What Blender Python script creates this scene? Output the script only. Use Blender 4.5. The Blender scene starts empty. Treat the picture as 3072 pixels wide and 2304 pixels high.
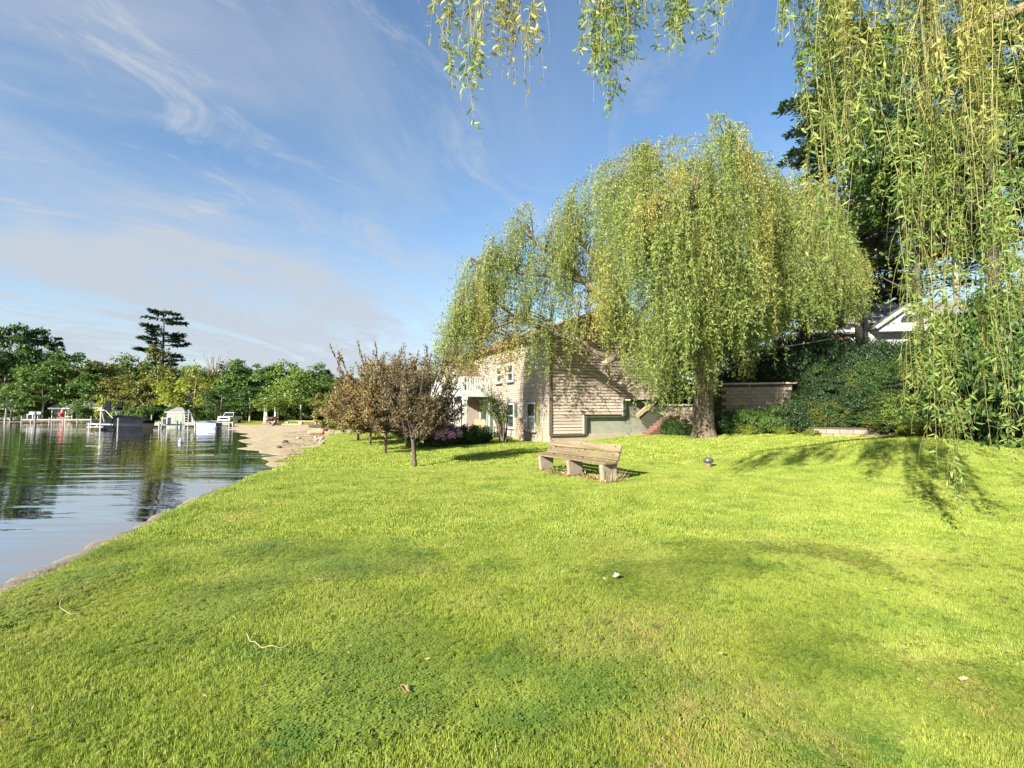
import bpy, math
import numpy as np
from mathutils import Vector, Matrix

R = math.radians
rng = np.random.default_rng(11)
sc = bpy.context.scene
COL = sc.collection

# ------------------------------------------------------------------ camera, sky, sun, exposure
CH = 1.6                                   # eye height above the lawn
F = 1536.0                                 # focal length in photo pixels (90 degrees across)
TH = math.atan((1235 - 1152) / F)          # slight upward pitch
cam_d = bpy.data.cameras.new('camera')
cam_d.lens = 18.0
cam_d.sensor_width = 36.0
cam_d.clip_start = 0.05
cam_d.clip_end = 5000
cam = bpy.data.objects.new('camera', cam_d)
COL.objects.link(cam)
cam.location = (0, 0, CH)
cam.rotation_euler = (R(90) + TH, 0, 0)
sc.camera = cam

SUN_EL = R(25)
SUN_TRAVEL = np.array([0.60, 0.80])        # horizontal direction the light travels
SUN_TRAVEL = SUN_TRAVEL / np.linalg.norm(SUN_TRAVEL)
sd = bpy.data.lights.new('sun', 'SUN')
sd.energy = 4.5
sd.angle = R(0.5)
sd.color = (1.0, 0.93, 0.80)
sun = bpy.data.objects.new('sun', sd)
COL.objects.link(sun)
_l = Vector((SUN_TRAVEL[0] * math.cos(SUN_EL), SUN_TRAVEL[1] * math.cos(SUN_EL), -math.sin(SUN_EL)))
sun.rotation_euler = _l.to_track_quat('-Z', 'Y').to_euler()
sun.location = (-20, -20, 30)

sc.view_settings.view_transform = 'Standard'
sc.view_settings.look = 'None'
sc.view_settings.gamma = 1.0
sc.view_settings.use_curve_mapping = False
sc.view_settings.exposure = 1.85

world = bpy.data.worlds.new('World')
sc.world = world
world.use_nodes = True
def build_world():
    nt = world.node_tree
    nt.nodes.clear()
    N, L = nt.nodes.new, nt.links.new
    out = N('ShaderNodeOutputWorld')
    bg = N('ShaderNodeBackground')
    sky = N('ShaderNodeTexSky')
    sky.sky_type = 'NISHITA'
    sky.sun_disc = False
    sky.sun_elevation = SUN_EL
    sky.sun_rotation = math.atan2(-SUN_TRAVEL[0], -SUN_TRAVEL[1])
    sky.air_density = 1.0
    sky.dust_density = 0.3
    sky.ozone_density = 1.2
    tc = N('ShaderNodeTexCoord')
    sep = N('ShaderNodeSeparateXYZ')
    L(tc.outputs['Generated'], sep.inputs[0])
    zz = N('ShaderNodeMath'); zz.operation = 'MAXIMUM'; zz.inputs[1].default_value = 0.0
    L(sep.outputs['Z'], zz.inputs[0])
    za = N('ShaderNodeMath'); za.operation = 'ADD'; za.inputs[1].default_value = 0.16
    L(zz.outputs[0], za.inputs[0])
    dx = N('ShaderNodeMath'); dx.operation = 'DIVIDE'; L(sep.outputs['X'], dx.inputs[0]); L(za.outputs[0], dx.inputs[1])
    dy = N('ShaderNodeMath'); dy.operation = 'DIVIDE'; L(sep.outputs['Y'], dy.inputs[0]); L(za.outputs[0], dy.inputs[1])
    cb = N('ShaderNodeCombineXYZ'); L(dx.outputs[0], cb.inputs[0]); L(dy.outputs[0], cb.inputs[1])
    def layer(loc, rot, scale, nscale, detail, rough, dist, lo, hi):
        mp = N('ShaderNodeMapping'); mp.vector_type = 'TEXTURE'; mp.inputs['Location'].default_value = loc
        mp.inputs['Rotation'].default_value = (0, 0, R(rot)); mp.inputs['Scale'].default_value = scale
        L(cb.outputs[0], mp.inputs['Vector'])
        n = N('ShaderNodeTexNoise'); n.inputs['Scale'].default_value = nscale
        n.inputs['Detail'].default_value = detail; n.inputs['Roughness'].default_value = rough
        n.inputs['Distortion'].default_value = dist
        L(mp.outputs[0], n.inputs['Vector'])
        r = N('ShaderNodeMapRange'); r.interpolation_type = 'SMOOTHSTEP'
        r.inputs['From Min'].default_value = lo; r.inputs['From Max'].default_value = hi
        L(n.outputs['Fac'], r.inputs['Value'])
        return r.outputs[0]
    def mul(a, b):
        m = N('ShaderNodeMath'); m.operation = 'MULTIPLY'
        for i, q in enumerate((a, b)):
            if isinstance(q, float): m.inputs[i].default_value = q
            else: L(q, m.inputs[i])
        return m.outputs[0]
    def add(a, b):
        m = N('ShaderNodeMath'); m.operation = 'ADD'; m.use_clamp = True
        for i, q in enumerate((a, b)):
            if isinstance(q, float): m.inputs[i].default_value = q
            else: L(q, m.inputs[i])
        return m.outputs[0]
    streak = layer((0, 2.0, 0), 70, (1.3, 0.7, 1), 0.9, 10, 0.60, 0.9, 0.34, 0.70)
    wisp = layer((5, 1, 0), 60, (1.0, 0.55, 1), 2.1, 10, 0.66, 1.0, 0.50, 0.70)
    veil = layer((3, 7, 0), -10, (1, 1.2, 1), 0.8, 5, 0.55, 0.3, 0.30, 0.75)
    # the sheet of high cloud lies to the left (west) of the view and thins out to the right
    fr = N('ShaderNodeMapRange'); fr.interpolation_type = 'SMOOTHSTEP'
    fr.inputs['From Min'].default_value = 0.9; fr.inputs['From Max'].default_value = -1.6
    L(dx.outputs[0], fr.inputs['Value'])
    bn = layer((1.3, 4.1, 0), 20, (1, 1, 1), 0.7, 3, 0.5, 0.2, 0.34, 0.66)
    big = add(mul(fr.outputs[0], 0.75), mul(bn, mul(add(fr.outputs[0], 0.25), 0.5)))
    # thin high cloud gathers towards the horizon (longer path through the layer)
    hz = N('ShaderNodeMapRange'); hz.inputs['From Min'].default_value = 0.50; hz.inputs['From Max'].default_value = 0.02
    hz.interpolation_type = 'SMOOTHSTEP'; L(sep.outputs['Z'], hz.inputs['Value'])
    m1 = mul(streak, big)
    m2 = mul(m1, 0.85)
    m3 = add(m2, mul(wisp, mul(add(big, 0.22), 0.55)))
    m4 = add(m3, mul(hz.outputs[0], add(mul(veil, 0.45), mul(add(fr.outputs[0], 0.20), 0.44))))
    m5 = mul(m4, 0.93)
    mix = N('ShaderNodeMix'); mix.data_type = 'RGBA'
    mix.inputs['B'].default_value = (2.75, 3.0, 3.35, 1)
    hs = N('ShaderNodeHueSaturation'); hs.inputs['Saturation'].default_value = 1.18; hs.inputs['Value'].default_value = 1.0
    L(sky.outputs[0], hs.inputs['Color'])
    L(m5, mix.inputs['Factor']); L(hs.outputs[0], mix.inputs['A'])
    L(mix.outputs['Result'], bg.inputs['Color'])
    bg.inputs['Strength'].default_value = 0.060
    L(bg.outputs[0], out.inputs['Surface'])
build_world()

# ------------------------------------------------------------------ layout helpers
def P(px, py, Y):
    u = (px - 1536) / F; v = (1152 - py) / F
    c, s = math.cos(TH), math.sin(TH)
    k = Y / (c - v * s)
    return np.array([u * k, Y, CH + (s + v * c) * k])
def PX(px, Y):
    return (px - 1536) / F * Y * 1.0
def sstep(t):
    t = np.clip(t, 0, 1)
    return t * t * (3 - 2 * t)

# ------------------------------------------------------------------ tagging / mesh helpers
def tag(o, label=None, cat=None, group=None, kind=None):
    if label: o['label'] = label
    if cat: o['category'] = cat
    if group: o['group'] = group
    if kind: o['kind'] = kind
    return o
def thing(name, label, cat, loc=(0, 0, 0), rz=0.0, group=None):
    o = bpy.data.objects.new(name, None)
    o.empty_display_size = 0.2
    COL.objects.link(o)
    o.location = [float(q) for q in loc]
    o.rotation_euler = (0, 0, rz)
    return tag(o, label, cat, group)
def link(name, me, mat=None, parent=None, loc=None):
    o = bpy.data.objects.new(name, me)
    if mat is not None and len(me.materials) == 0:
        me.materials.append(mat)
    COL.objects.link(o)
    if parent is not None: o.parent = parent
    if loc is not None: o.location = [float(q) for q in loc]
    return o
def set_obj_mat(o, mat):
    if len(o.data.materials) == 0: o.data.materials.append(mat)
    o.material_slots[0].link = 'OBJECT'
    o.material_slots[0].material = mat
def copy_thing(root, loc, rz=0.0, scale=None, label=None, mats=None, name=None):
    r = root.copy(); COL.objects.link(r)
    r.location = [float(q) for q in loc]; r.rotation_euler = (0, 0, rz)
    if scale is not None: r.scale = scale
    if label: r['label'] = label
    if name: r.name = name
    for ch in list(root.children):
        c = ch.copy(); COL.objects.link(c); c.parent = r
        if mats and ch.name.split('.')[0] in mats: set_obj_mat(c, mats[ch.name.split('.')[0]])
        for g in list(ch.children):
            d = g.copy(); COL.objects.link(d); d.parent = c
    return r

class MB:
    def __init__(s): s.v = []; s.f = []
    def add(s, vs, fs):
        b = len(s.v); s.v += [tuple(float(c) for c in v) for v in vs]; s.f += [tuple(b + i for i in f) for f in fs]
        return s
    def box(s, c, d, m=None):
        hx, hy, hz = d[0] / 2, d[1] / 2, d[2] / 2
        vs = [np.array([x, y, z]) for z in (-hz, hz) for y in (-hy, hy) for x in (-hx, hx)]
        if m is not None: vs = [np.asarray(m) @ v for v in vs]
        vs = [v + np.asarray(c, float) for v in vs]
        return s.add(vs, [(0, 2, 3, 1), (4, 5, 7, 6), (0, 1, 5, 4), (2, 6, 7, 3), (0, 4, 6, 2), (1, 3, 7, 5)])
    def bb(s, lo, hi):
        lo = np.asarray(lo, float); hi = np.asarray(hi, float)
        return s.box((lo + hi) / 2, hi - lo)
    def bar(s, a, b, w, h, up=(0, 0, 1)):
        a = np.asarray(a, float); b = np.asarray(b, float); d = b - a; L = np.linalg.norm(d); d /= L
        up = np.asarray(up, float); sx = np.cross(d, up)
        if np.linalg.norm(sx) < 1e-4: sx = np.cross(d, (1, 0, 0))
        sx /= np.linalg.norm(sx); u = np.cross(sx, d)
        return s.box((a + b) / 2, (L, w, h), np.stack([d, sx, u], 1))
    def prism(s, poly, a, b, f):
        """poly: 2D outline; f(u,v,t) maps to 3D; t runs a..b"""
        n = len(poly)
        vs = [f(u, v, a) for u, v in poly] + [f(u, v, b) for u, v in poly]
        fs = [tuple(range(n))[::-1], tuple(range(n, 2 * n))] + [(i, (i + 1) % n, n + (i + 1) % n, n + i) for i in range(n)]
        return s.add(vs, fs)
    def tube(s, pts, rad, n=8, cap=True):
        pts = np.asarray(pts, float); k = len(pts); rad = np.broadcast_to(np.asarray(rad, float), (k,))
        t = np.gradient(pts, axis=0); t /= np.linalg.norm(t, axis=1)[:, None] + 1e-9
        ref = np.array([0.0, 0, 1]) if abs(t[0][2]) < 0.9 else np.array([1.0, 0, 0])
        vs = []
        x = np.cross(t[0], ref); x /= np.linalg.norm(x)
        for i in range(k):
            x = x - t[i] * np.dot(x, t[i]); x /= np.linalg.norm(x) + 1e-9
            y = np.cross(t[i], x)
            for j in range(n):
                a = 2 * math.pi * j / n
                vs.append(pts[i] + rad[i] * (math.cos(a) * x + math.sin(a) * y))
        fs = []
        for i in range(k - 1):
            for j in range(n):
                fs.append((i * n + j, i * n + (j + 1) % n, (i + 1) * n + (j + 1) % n, (i + 1) * n + j))
        if cap: fs += [tuple(range(n))[::-1], tuple((k - 1) * n + j for j in range(n))]
        return s.add(vs, fs)
    def lathe(s, prof, n=16, c=(0, 0, 0)):
        vs = []; k = len(prof)
        for r, z in prof:
            for j in range(n):
                a = 2 * math.pi * j / n
                vs.append((c[0] + r * math.cos(a), c[1] + r * math.sin(a), c[2] + z))
        fs = [(i * n + j, i * n + (j + 1) % n, (i + 1) * n + (j + 1) % n, (i + 1) * n + j) for i in range(k - 1) for j in range(n)]
        fs += [tuple(range(n))[::-1], tuple((k - 1) * n + j for j in range(n))]
        return s.add(vs, fs)
    def mesh(s, name, smooth=False):
        me = bpy.data.meshes.new(name); me.from_pydata(s.v, [], s.f)
        if smooth: me.shade_smooth()
        return me
    def build(s, name, mat, parent=None, smooth=False, bevel=0, loc=None):
        o = link(name, s.mesh(name, smooth), mat, parent, loc)
        if bevel:
            m = o.modifiers.new('bevel', 'BEVEL'); m.width = bevel; m.segments = 2; m.limit_method = 'ANGLE'
        return o

def catmull(pts, n):
    pts = np.asarray(pts, float)
    p = np.vstack([2 * pts[0] - pts[1], pts, 2 * pts[-1] - pts[-2]])
    out = []
    segs = len(pts) - 1
    for i in np.linspace(0, segs - 1e-6, n):
        k = int(i); t = i - k
        a, b, c, d = p[k], p[k + 1], p[k + 2], p[k + 3]
        out.append(0.5 * (2 * b + (c - a) * t + (2 * a - 5 * b + 4 * c - d) * t * t + (3 * b - a - 3 * c + d) * t ** 3))
    return np.array(out)

def np_mesh(name, verts, faces_flat, nper, tint=None):
    """verts (N,3); faces_flat (M,nper) ints"""
    me = bpy.data.meshes.new(name)
    nv, nf = len(verts), len(faces_flat)
    me.vertices.add(nv); me.vertices.foreach_set('co', np.ascontiguousarray(verts, np.float32).ravel())
    me.loops.add(nf * nper); me.loops.foreach_set('vertex_index', np.ascontiguousarray(faces_flat, np.int32).ravel())
    me.polygons.add(nf); me.polygons.foreach_set('loop_start', np.arange(0, nf * nper, nper, dtype=np.int32))
    me.update(calc_edges=True)
    if tint is not None:
        a = me.attributes.new('tint', 'FLOAT', 'FACE'); a.data.foreach_set('value', np.ascontiguousarray(tint, np.float32))
    return me
def unit(a):
    return a / (np.linalg.norm(a, axis=-1, keepdims=True) + 1e-9)
def rand_unit(n):
    return unit(rng.normal(size=(n, 3)))
def leaf_geo(c, d, L, W, nrm=None, fold=0.0):
    """diamond leaves; returns verts, faces(quads)"""
    n = len(c); d = unit(d)
    if nrm is None: nrm = rand_unit(n)
    s = unit(np.cross(d, nrm)); nn = np.cross(s, d)
    L = np.broadcast_to(L, (n,))[:, None]; W = np.broadcast_to(W, (n,))[:, None]
    v = np.empty((n, 4, 3))
    v[:, 0] = c; v[:, 1] = c + d * L * .45 + s * W / 2; v[:, 2] = c + d * L - nn * L * fold; v[:, 3] = c + d * L * .45 - s * W / 2
    f = np.arange(n * 4).reshape(n, 4)
    return v.reshape(-1, 3), f
def leaf_obj(name, c, d, L, W, mat, parent=None, nrm=None, fold=0.0, tint=None):
    v, f = leaf_geo(c, d, L, W, nrm, fold)
    if tint is None: tint = rng.random(len(c))
    return link(name, np_mesh(name, v, f, 4, tint), mat, parent)

# ------------------------------------------------------------------ materials
def new_mat(name):
    m = bpy.data.materials.new(name); m.use_nodes = True
    nt = m.node_tree; nt.nodes.clear()
    return m, nt, nt.nodes.new, nt.links.new
def rgba(c): return (c[0], c[1], c[2], 1)
def m_plain(name, c1, c2=None, scale=8.0, rough=0.7, bump=0.0, bscale=None, detail=6, stretch=(1, 1, 1), metal=0.0, spec=0.5, coord='Object'):
    m, nt, N, L = new_mat(name)
    out = N('ShaderNodeOutputMaterial'); b = N('ShaderNodeBsdfPrincipled')
    b.inputs['Roughness'].default_value = rough; b.inputs['Metallic'].default_value = metal
    b.inputs['Specular IOR Level'].default_value = spec
    tc = N('ShaderNodeTexCoord'); mp = N('ShaderNodeMapping'); mp.inputs['Scale'].default_value = stretch
    L(tc.outputs[coord], mp.inputs[0])
    if c2 is None: c2 = tuple(q * 0.75 for q in c1)
    n = N('ShaderNodeTexNoise'); n.inputs['Scale'].default_value = scale; n.inputs['Detail'].default_value = detail
    n.inputs['Roughness'].default_value = 0.65
    L(mp.outputs[0], n.inputs['Vector'])
    r = N('ShaderNodeMapRange'); r.inputs['From Min'].default_value = 0.32; r.inputs['From Max'].default_value = 0.68
    L(n.outputs['Fac'], r.inputs['Value'])
    mx = N('ShaderNodeMix'); mx.data_type = 'RGBA'; mx.inputs['A'].default_value = rgba(c1); mx.inputs['B'].default_value = rgba(c2)
    L(r.outputs[0], mx.inputs['Factor'])
    oi = N('ShaderNodeObjectInfo'); hv = N('ShaderNodeHueSaturation')
    vr = N('ShaderNodeMapRange'); vr.inputs['To Min'].default_value = 0.88; vr.inputs['To Max'].default_value = 1.12
    L(oi.outputs['Random'], vr.inputs['Value']); L(vr.outputs[0], hv.inputs['Value'])
    L(mx.outputs['Result'], hv.inputs['Color']); L(hv.outputs[0], b.inputs['Base Color'])
    if bump > 0:
        n2 = N('ShaderNodeTexNoise'); n2.inputs['Scale'].default_value = bscale or scale * 3; n2.inputs['Detail'].default_value = 8
        L(mp.outputs[0], n2.inputs['Vector'])
        bp = N('ShaderNodeBump'); bp.inputs['Strength'].default_value = bump; bp.inputs['Distance'].default_value = 0.02
        L(n2.outputs['Fac'], bp.inputs['Height']); L(bp.outputs[0], b.inputs['Normal'])
    L(b.outputs[0], out.inputs[0])
    return m
def m_leaf(name, cols, trans=0.35, nscale=0.6, patch=None, patch_scale=0.35, rough=0.5, gloss=0.06, tcol=None):
    """cols: 3 colours over the per-leaf tint; patch: colour that takes over in patches"""
    m, nt, N, L = new_mat(name)
    out = N('ShaderNodeOutputMaterial')
    at = N('ShaderNodeAttribute'); at.attribute_name = 'tint'
    geo = N('ShaderNodeNewGeometry')
    nz = N('ShaderNodeTexNoise'); nz.inputs['Scale'].default_value = nscale; nz.inputs['Detail'].default_value = 3
    L(geo.outputs['Position'], nz.inputs['Vector'])
    a = N('ShaderNodeMath'); a.operation = 'MULTIPLY_ADD'; a.inputs[1].default_value = 0.6; a.inputs[2].default_value = -0.3
    L(nz.outputs['Fac'], a.inputs[0])
    s = N('ShaderNodeMath'); s.operation = 'ADD'; L(at.outputs['Fac'], s.inputs[0]); L(a.outputs[0], s.inputs[1])
    cr = N('ShaderNodeValToRGB'); e = cr.color_ramp.elements
    e[0].position = 0.05; e[0].color = rgba(cols[0]); e[1].position = 0.95; e[1].color = rgba(cols[2])
    k = e.new(0.5); k.color = rgba(cols[1])
    L(s.outputs[0], cr.inputs[0])
    colr = cr.outputs[0]
    if patch is not None:
        n2 = N('ShaderNodeTexNoise'); n2.inputs['Scale'].default_value = patch_scale; n2.inputs['Detail'].default_value = 3
        mp = N('ShaderNodeMapping'); mp.inputs['Scale'].default_value = (1, 1, 0.35)
        L(geo.outputs['Position'], mp.inputs[0]); L(mp.outputs[0], n2.inputs['Vector'])
        r = N('ShaderNodeMapRange'); r.interpolation_type = 'SMOOTHSTEP'
        r.inputs['From Min'].default_value = 0.50; r.inputs['From Max'].default_value = 0.66; r.inputs['To Max'].default_value = 0.8
        L(n2.outputs['Fac'], r.inputs['Value'])
        mx = N('ShaderNodeMix'); mx.data_type = 'RGBA'; mx.inputs['B'].default_value = rgba(patch)
        L(r.outputs[0], mx.inputs['Factor']); L(colr, mx.inputs['A']); colr = mx.outputs['Result']
    df = N('ShaderNodeBsdfPrincipled'); df.inputs['Roughness'].default_value = rough; df.inputs['Specular IOR Level'].default_value = gloss * 5
    L(colr, df.inputs['Base Color'])
    tr = N('ShaderNodeBsdfTranslucent')
    hs = N('ShaderNodeHueSaturation'); hs.inputs['Hue'].default_value = 0.488; hs.inputs['Saturation'].default_value = 1.1; hs.inputs['Value'].default_value = 1.25
    L(colr, hs.inputs['Color']); L(hs.outputs[0], tr.inputs['Color'])
    ms = N('ShaderNodeMixShader'); ms.inputs[0].default_value = trans
    L(df.outputs[0], ms.inputs[1]); L(tr.outputs[0], ms.inputs[2]); L(ms.outputs[0], out.inputs[0])
    return m

M = {}
M['bark'] = m_plain('bark', (0.17, 0.13, 0.09), (0.06, 0.05, 0.04), 5, 0.9, 0.9, 14, stretch=(1, 1, 0.22))
M['bark_willow'] = m_plain('bark_willow', (0.21, 0.165, 0.11), (0.06, 0.048, 0.034), 4, 0.9, 1.0, 11, stretch=(1, 1, 0.18))
M['bark_pale'] = m_plain('bark_pale', (0.34, 0.30, 0.25), (0.16, 0.14, 0.12), 4, 0.9, 0.5, stretch=(1, 1, .3))
M['bark_dark'] = m_plain('bark_dark', (0.07, 0.055, 0.05), (0.03, 0.026, 0.024), 6, 0.9, 0.5)
M['twig_red'] = m_plain('twig_red', (0.10, 0.065, 0.055), (0.05, 0.04, 0.035), 8, 0.85)
M['twig_yellow'] = m_plain('twig_yellow', (0.26, 0.23, 0.07), (0.16, 0.16, 0.045), 3, 0.6)
M['willow_leaf'] = m_leaf('willow_leaf', ((0.085, 0.135, 0.03), (0.175, 0.235, 0.055), (0.27, 0.32, 0.095)), 0.35, 0.5, patch=(0.36, 0.31, 0.08), patch_scale=0.42)
M['willow_near'] = m_leaf('willow_near', ((0.06, 0.11, 0.02), (0.145, 0.22, 0.045), (0.26, 0.32, 0.09)), 0.35, 1.6, patch=(0.31, 0.29, 0.08), patch_scale=0.7)
M['leaf_dark'] = m_leaf('leaf_dark', ((0.018, 0.042, 0.010), (0.04, 0.085, 0.018), (0.08, 0.14, 0.028)), 0.28)
M['leaf_mid'] = m_leaf('leaf_mid', ((0.03, 0.068, 0.014), (0.075, 0.14, 0.026), (0.13, 0.21, 0.045)), 0.32)
M['leaf_light'] = m_leaf('leaf_light', ((0.06, 0.105, 0.018), (0.13, 0.20, 0.035), (0.21, 0.28, 0.055)), 0.34)
M['leaf_olive'] = m_leaf('leaf_olive', ((0.06, 0.075, 0.014), (0.14, 0.15, 0.028), (0.20, 0.20, 0.045)), 0.3)
M['leaf_yellow'] = m_leaf('leaf_yellow', ((0.08, 0.11, 0.012), (0.19, 0.23, 0.025), (0.27, 0.30, 0.05)), 0.35)
M['needle'] = m_leaf('needle', ((0.014, 0.028, 0.018), (0.03, 0.055, 0.03), (0.06, 0.095, 0.045)), 0.15)
M['needle_green'] = m_leaf('needle_green', ((0.02, 0.04, 0.012), (0.05, 0.09, 0.02), (0.09, 0.13, 0.035)), 0.15)
M['leaf_red'] = m_leaf('leaf_red', ((0.07, 0.045, 0.024), (0.165, 0.115, 0.05), (0.26, 0.20, 0.08)), 0.3, patch=(0.20, 0.17, 0.06), patch_scale=0.8)
M['leaf_plum'] = m_leaf('leaf_plum', ((0.045, 0.036, 0.022), (0.11, 0.085, 0.042), (0.18, 0.15, 0.065)), 0.28)
M['leaf_brownolive'] = m_leaf('leaf_brownolive', ((0.08, 0.075, 0.02), (0.20, 0.18, 0.045), (0.29, 0.28, 0.08)), 0.3)
M['flower_pink'] = m_leaf('flower_pink', ((0.50, 0.18, 0.34), (0.66, 0.32, 0.50), (0.75, 0.5, 0.64)), 0.3)
M['grass_dry'] = m_leaf('grass_dry', ((0.30, 0.26, 0.12), (0.42, 0.36, 0.18), (0.5, 0.44, 0.26)), 0.3)
M['leaf_bank'] = m_leaf('leaf_bank', ((0.03, 0.055, 0.012), (0.09, 0.12, 0.022), (0.18, 0.20, 0.04)), 0.3)
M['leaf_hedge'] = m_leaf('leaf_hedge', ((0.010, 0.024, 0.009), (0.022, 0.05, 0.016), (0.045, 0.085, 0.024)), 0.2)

# ================================================================== SETTING: ground, lake, lawn
SHORE = np.array([(-3.2, -40), (-3.4, 0), (-4.35, 4.35), (-5.66, 9.3), (-6.9, 14.9), (-9.6, 21), (-16.5, 33), (-26.5, 50), (-38, 71),
                  (-50, 82), (-75, 92), (-100, 95), (-140, 88), (-250, 70), (-600, 40)], float)
WZ = -0.27
_i = [k for k in range(len(SHORE)) if 14 < SHORE[k][1] <= 71 and k <= 8]
_y = np.arange(15.6, 70, 1.3); _x = np.interp(_y, SHORE[:9, 1], SHORE[:9, 0]) + .45 * np.sin(_y * .9) * sstep((_y - 15) / 6) + .35 * np.sin(_y * 2.3 + 1) * sstep((_y - 15) / 6) - .9 * np.sin((_y - 15) / 9) ** 2
NS = 5 + len(_y)
SHORE = np.vstack([SHORE[:5], np.stack([_x, _y], 1), SHORE[8:]])
def x_shore(y): return np.interp(y, SHORE[:NS + 1, 1], SHORE[:NS + 1, 0])
def y_far(x): return np.interp(-x, -SHORE[NS:, 0], SHORE[NS:, 1])
def seg_dist(px, py, pl):
    d = np.full(np.shape(px), 1e9)
    for (ax, ay), (bx, by) in zip(pl[:-1], pl[1:]):
        ex, ey = bx - ax, by - ay
        t = np.clip(((px - ax) * ex + (py - ay) * ey) / (ex * ex + ey * ey), 0, 1)
        d = np.minimum(d, np.hypot(px - ax - t * ex, py - ay - t * ey))
    return d
def shore_sd(x, y):
    """+ on land, - in the lake"""
    x = np.asarray(x, float); y = np.asarray(y, float)
    d = seg_dist(x, y, SHORE)
    land = np.where(y <= 71, x > x_shore(np.minimum(y, 71)), (x > -38) | (y > y_far(x)))
    return np.where(land, d, -d)
def in_poly(x, y, poly):
    x = np.asarray(x, float); y = np.asarray(y, float); r = np.zeros(x.shape, bool)
    n = len(poly)
    for i in range(n):
        x1, y1 = poly[i]; x2, y2 = poly[(i + 1) % n]
        c = ((y1 > y) != (y2 > y)) & (x < (x2 - x1) * (y - y1) / (y2 - y1 + 1e-12) + x1)
        r ^= c
    return r
BED = np.array([(60, -6), (30, 8), (19, 14), (16.8, 17), (15.0, 20), (11.8, 25.4), (9.4, 27.6), (9.6, 33), (9, 60), (16, 110)], float)
HILL = list(map(tuple, BED)) + [(600, 110), (600, -6)]
def hill_d(x, y):
    return np.where(in_poly(x, y, HILL), seg_dist(x, y, BED), 0.0)
def lawn_z(x, y):
    z = 0.58 * sstep((x - 2) / 9) * sstep((y - 8) / 14)
    z = z + 0.012 * np.sin(x * 1.7 + 0.6 * y) + 0.012 * np.sin(y * 1.3 - 0.4 * x + 1) + 0.008 * np.sin(3.1 * x - 2.3 * y)
    return z
BEACH = [(-6.5, 14.2), (-7.6, 16.5), (-9.0, 22), (-10.2, 28), (-13.3, 37), (-12.5, 43), (-6, 46), (-4, 54), (-8, 63), (-30, 68), (-41, 74), (-60, 70), (-60, 14)]
def hz(x, y):
    x = np.asarray(x, float); y = np.asarray(y, float)
    sdist = shore_sd(x, y)
    z = lawn_z(x, y)
    hd = hill_d(x, y)
    hill = np.interp(hd, [0, .6, 1.6, 2.6, 3.2, 6, 12, 20, 24, 80], [0, .1, .4, .85, 1.6, 2.2, 3.9, 6.0, 6.8, 9])
    beach = -0.26 + 0.034 * sdist
    k = sstep((y - 13.5) / 3.0) * sstep((24 - sdist) / 6)
    z = np.where(sdist >= 0, z * (1 - k) + np.minimum(z, beach) * k, z)
    z = z + hill
    far = np.where((y > 60) & (x < 5), np.clip((sdist - 8) * 0.02, 0, 2.5), 0)
    z = z + far
    z = np.where(sdist < 0, np.maximum(-0.29 + np.where(y > 14, 0.028, 0.06) * sdist, -2.5), z)
    return z
def hz1(x, y): return float(hz(np.array([x]), np.array([y]))[0])
def on(px, Y, dz=0.0):
    x = PX(px, Y); return np.array([x, Y, hz1(x, Y) + dz])

def grid_mesh(name, X, Y, Z, attrs):
    r, c = X.shape
    v = np.stack([X, Y, Z], -1).reshape(-1, 3)
    i = np.arange(r * c).reshape(r, c)
    f = np.stack([i[:-1, :-1], i[:-1, 1:], i[1:, 1:], i[1:, :-1]], -1).reshape(-1, 4)
    me = np_mesh(name, v, f, 4)
    for k, a in attrs.items():
        at = me.attributes.new(k, 'FLOAT', 'POINT'); at.data.foreach_set('value', np.ascontiguousarray(a, np.float32).ravel())
    me.shade_smooth()
    return me

def vnoise(x, y, s, seed=0):
    """smooth value noise 0..1"""
    x = np.asarray(x) * s + 37.3 * seed; y = np.asarray(y) * s - 11.7 * seed
    xi = np.floor(x); yi = np.floor(y); fx = x - xi; fy = y - yi
    fx = fx * fx * (3 - 2 * fx); fy = fy * fy * (3 - 2 * fy)
    h = lambda a, b: np.modf(np.abs(np.sin(a * 127.1 + b * 311.7 + seed * 17.3) * 43758.5453))[0]
    return (h(xi, yi) * (1 - fx) + h(xi + 1, yi) * fx) * (1 - fy) + (h(xi, yi + 1) * (1 - fx) + h(xi + 1, yi + 1) * fx) * fy

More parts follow.
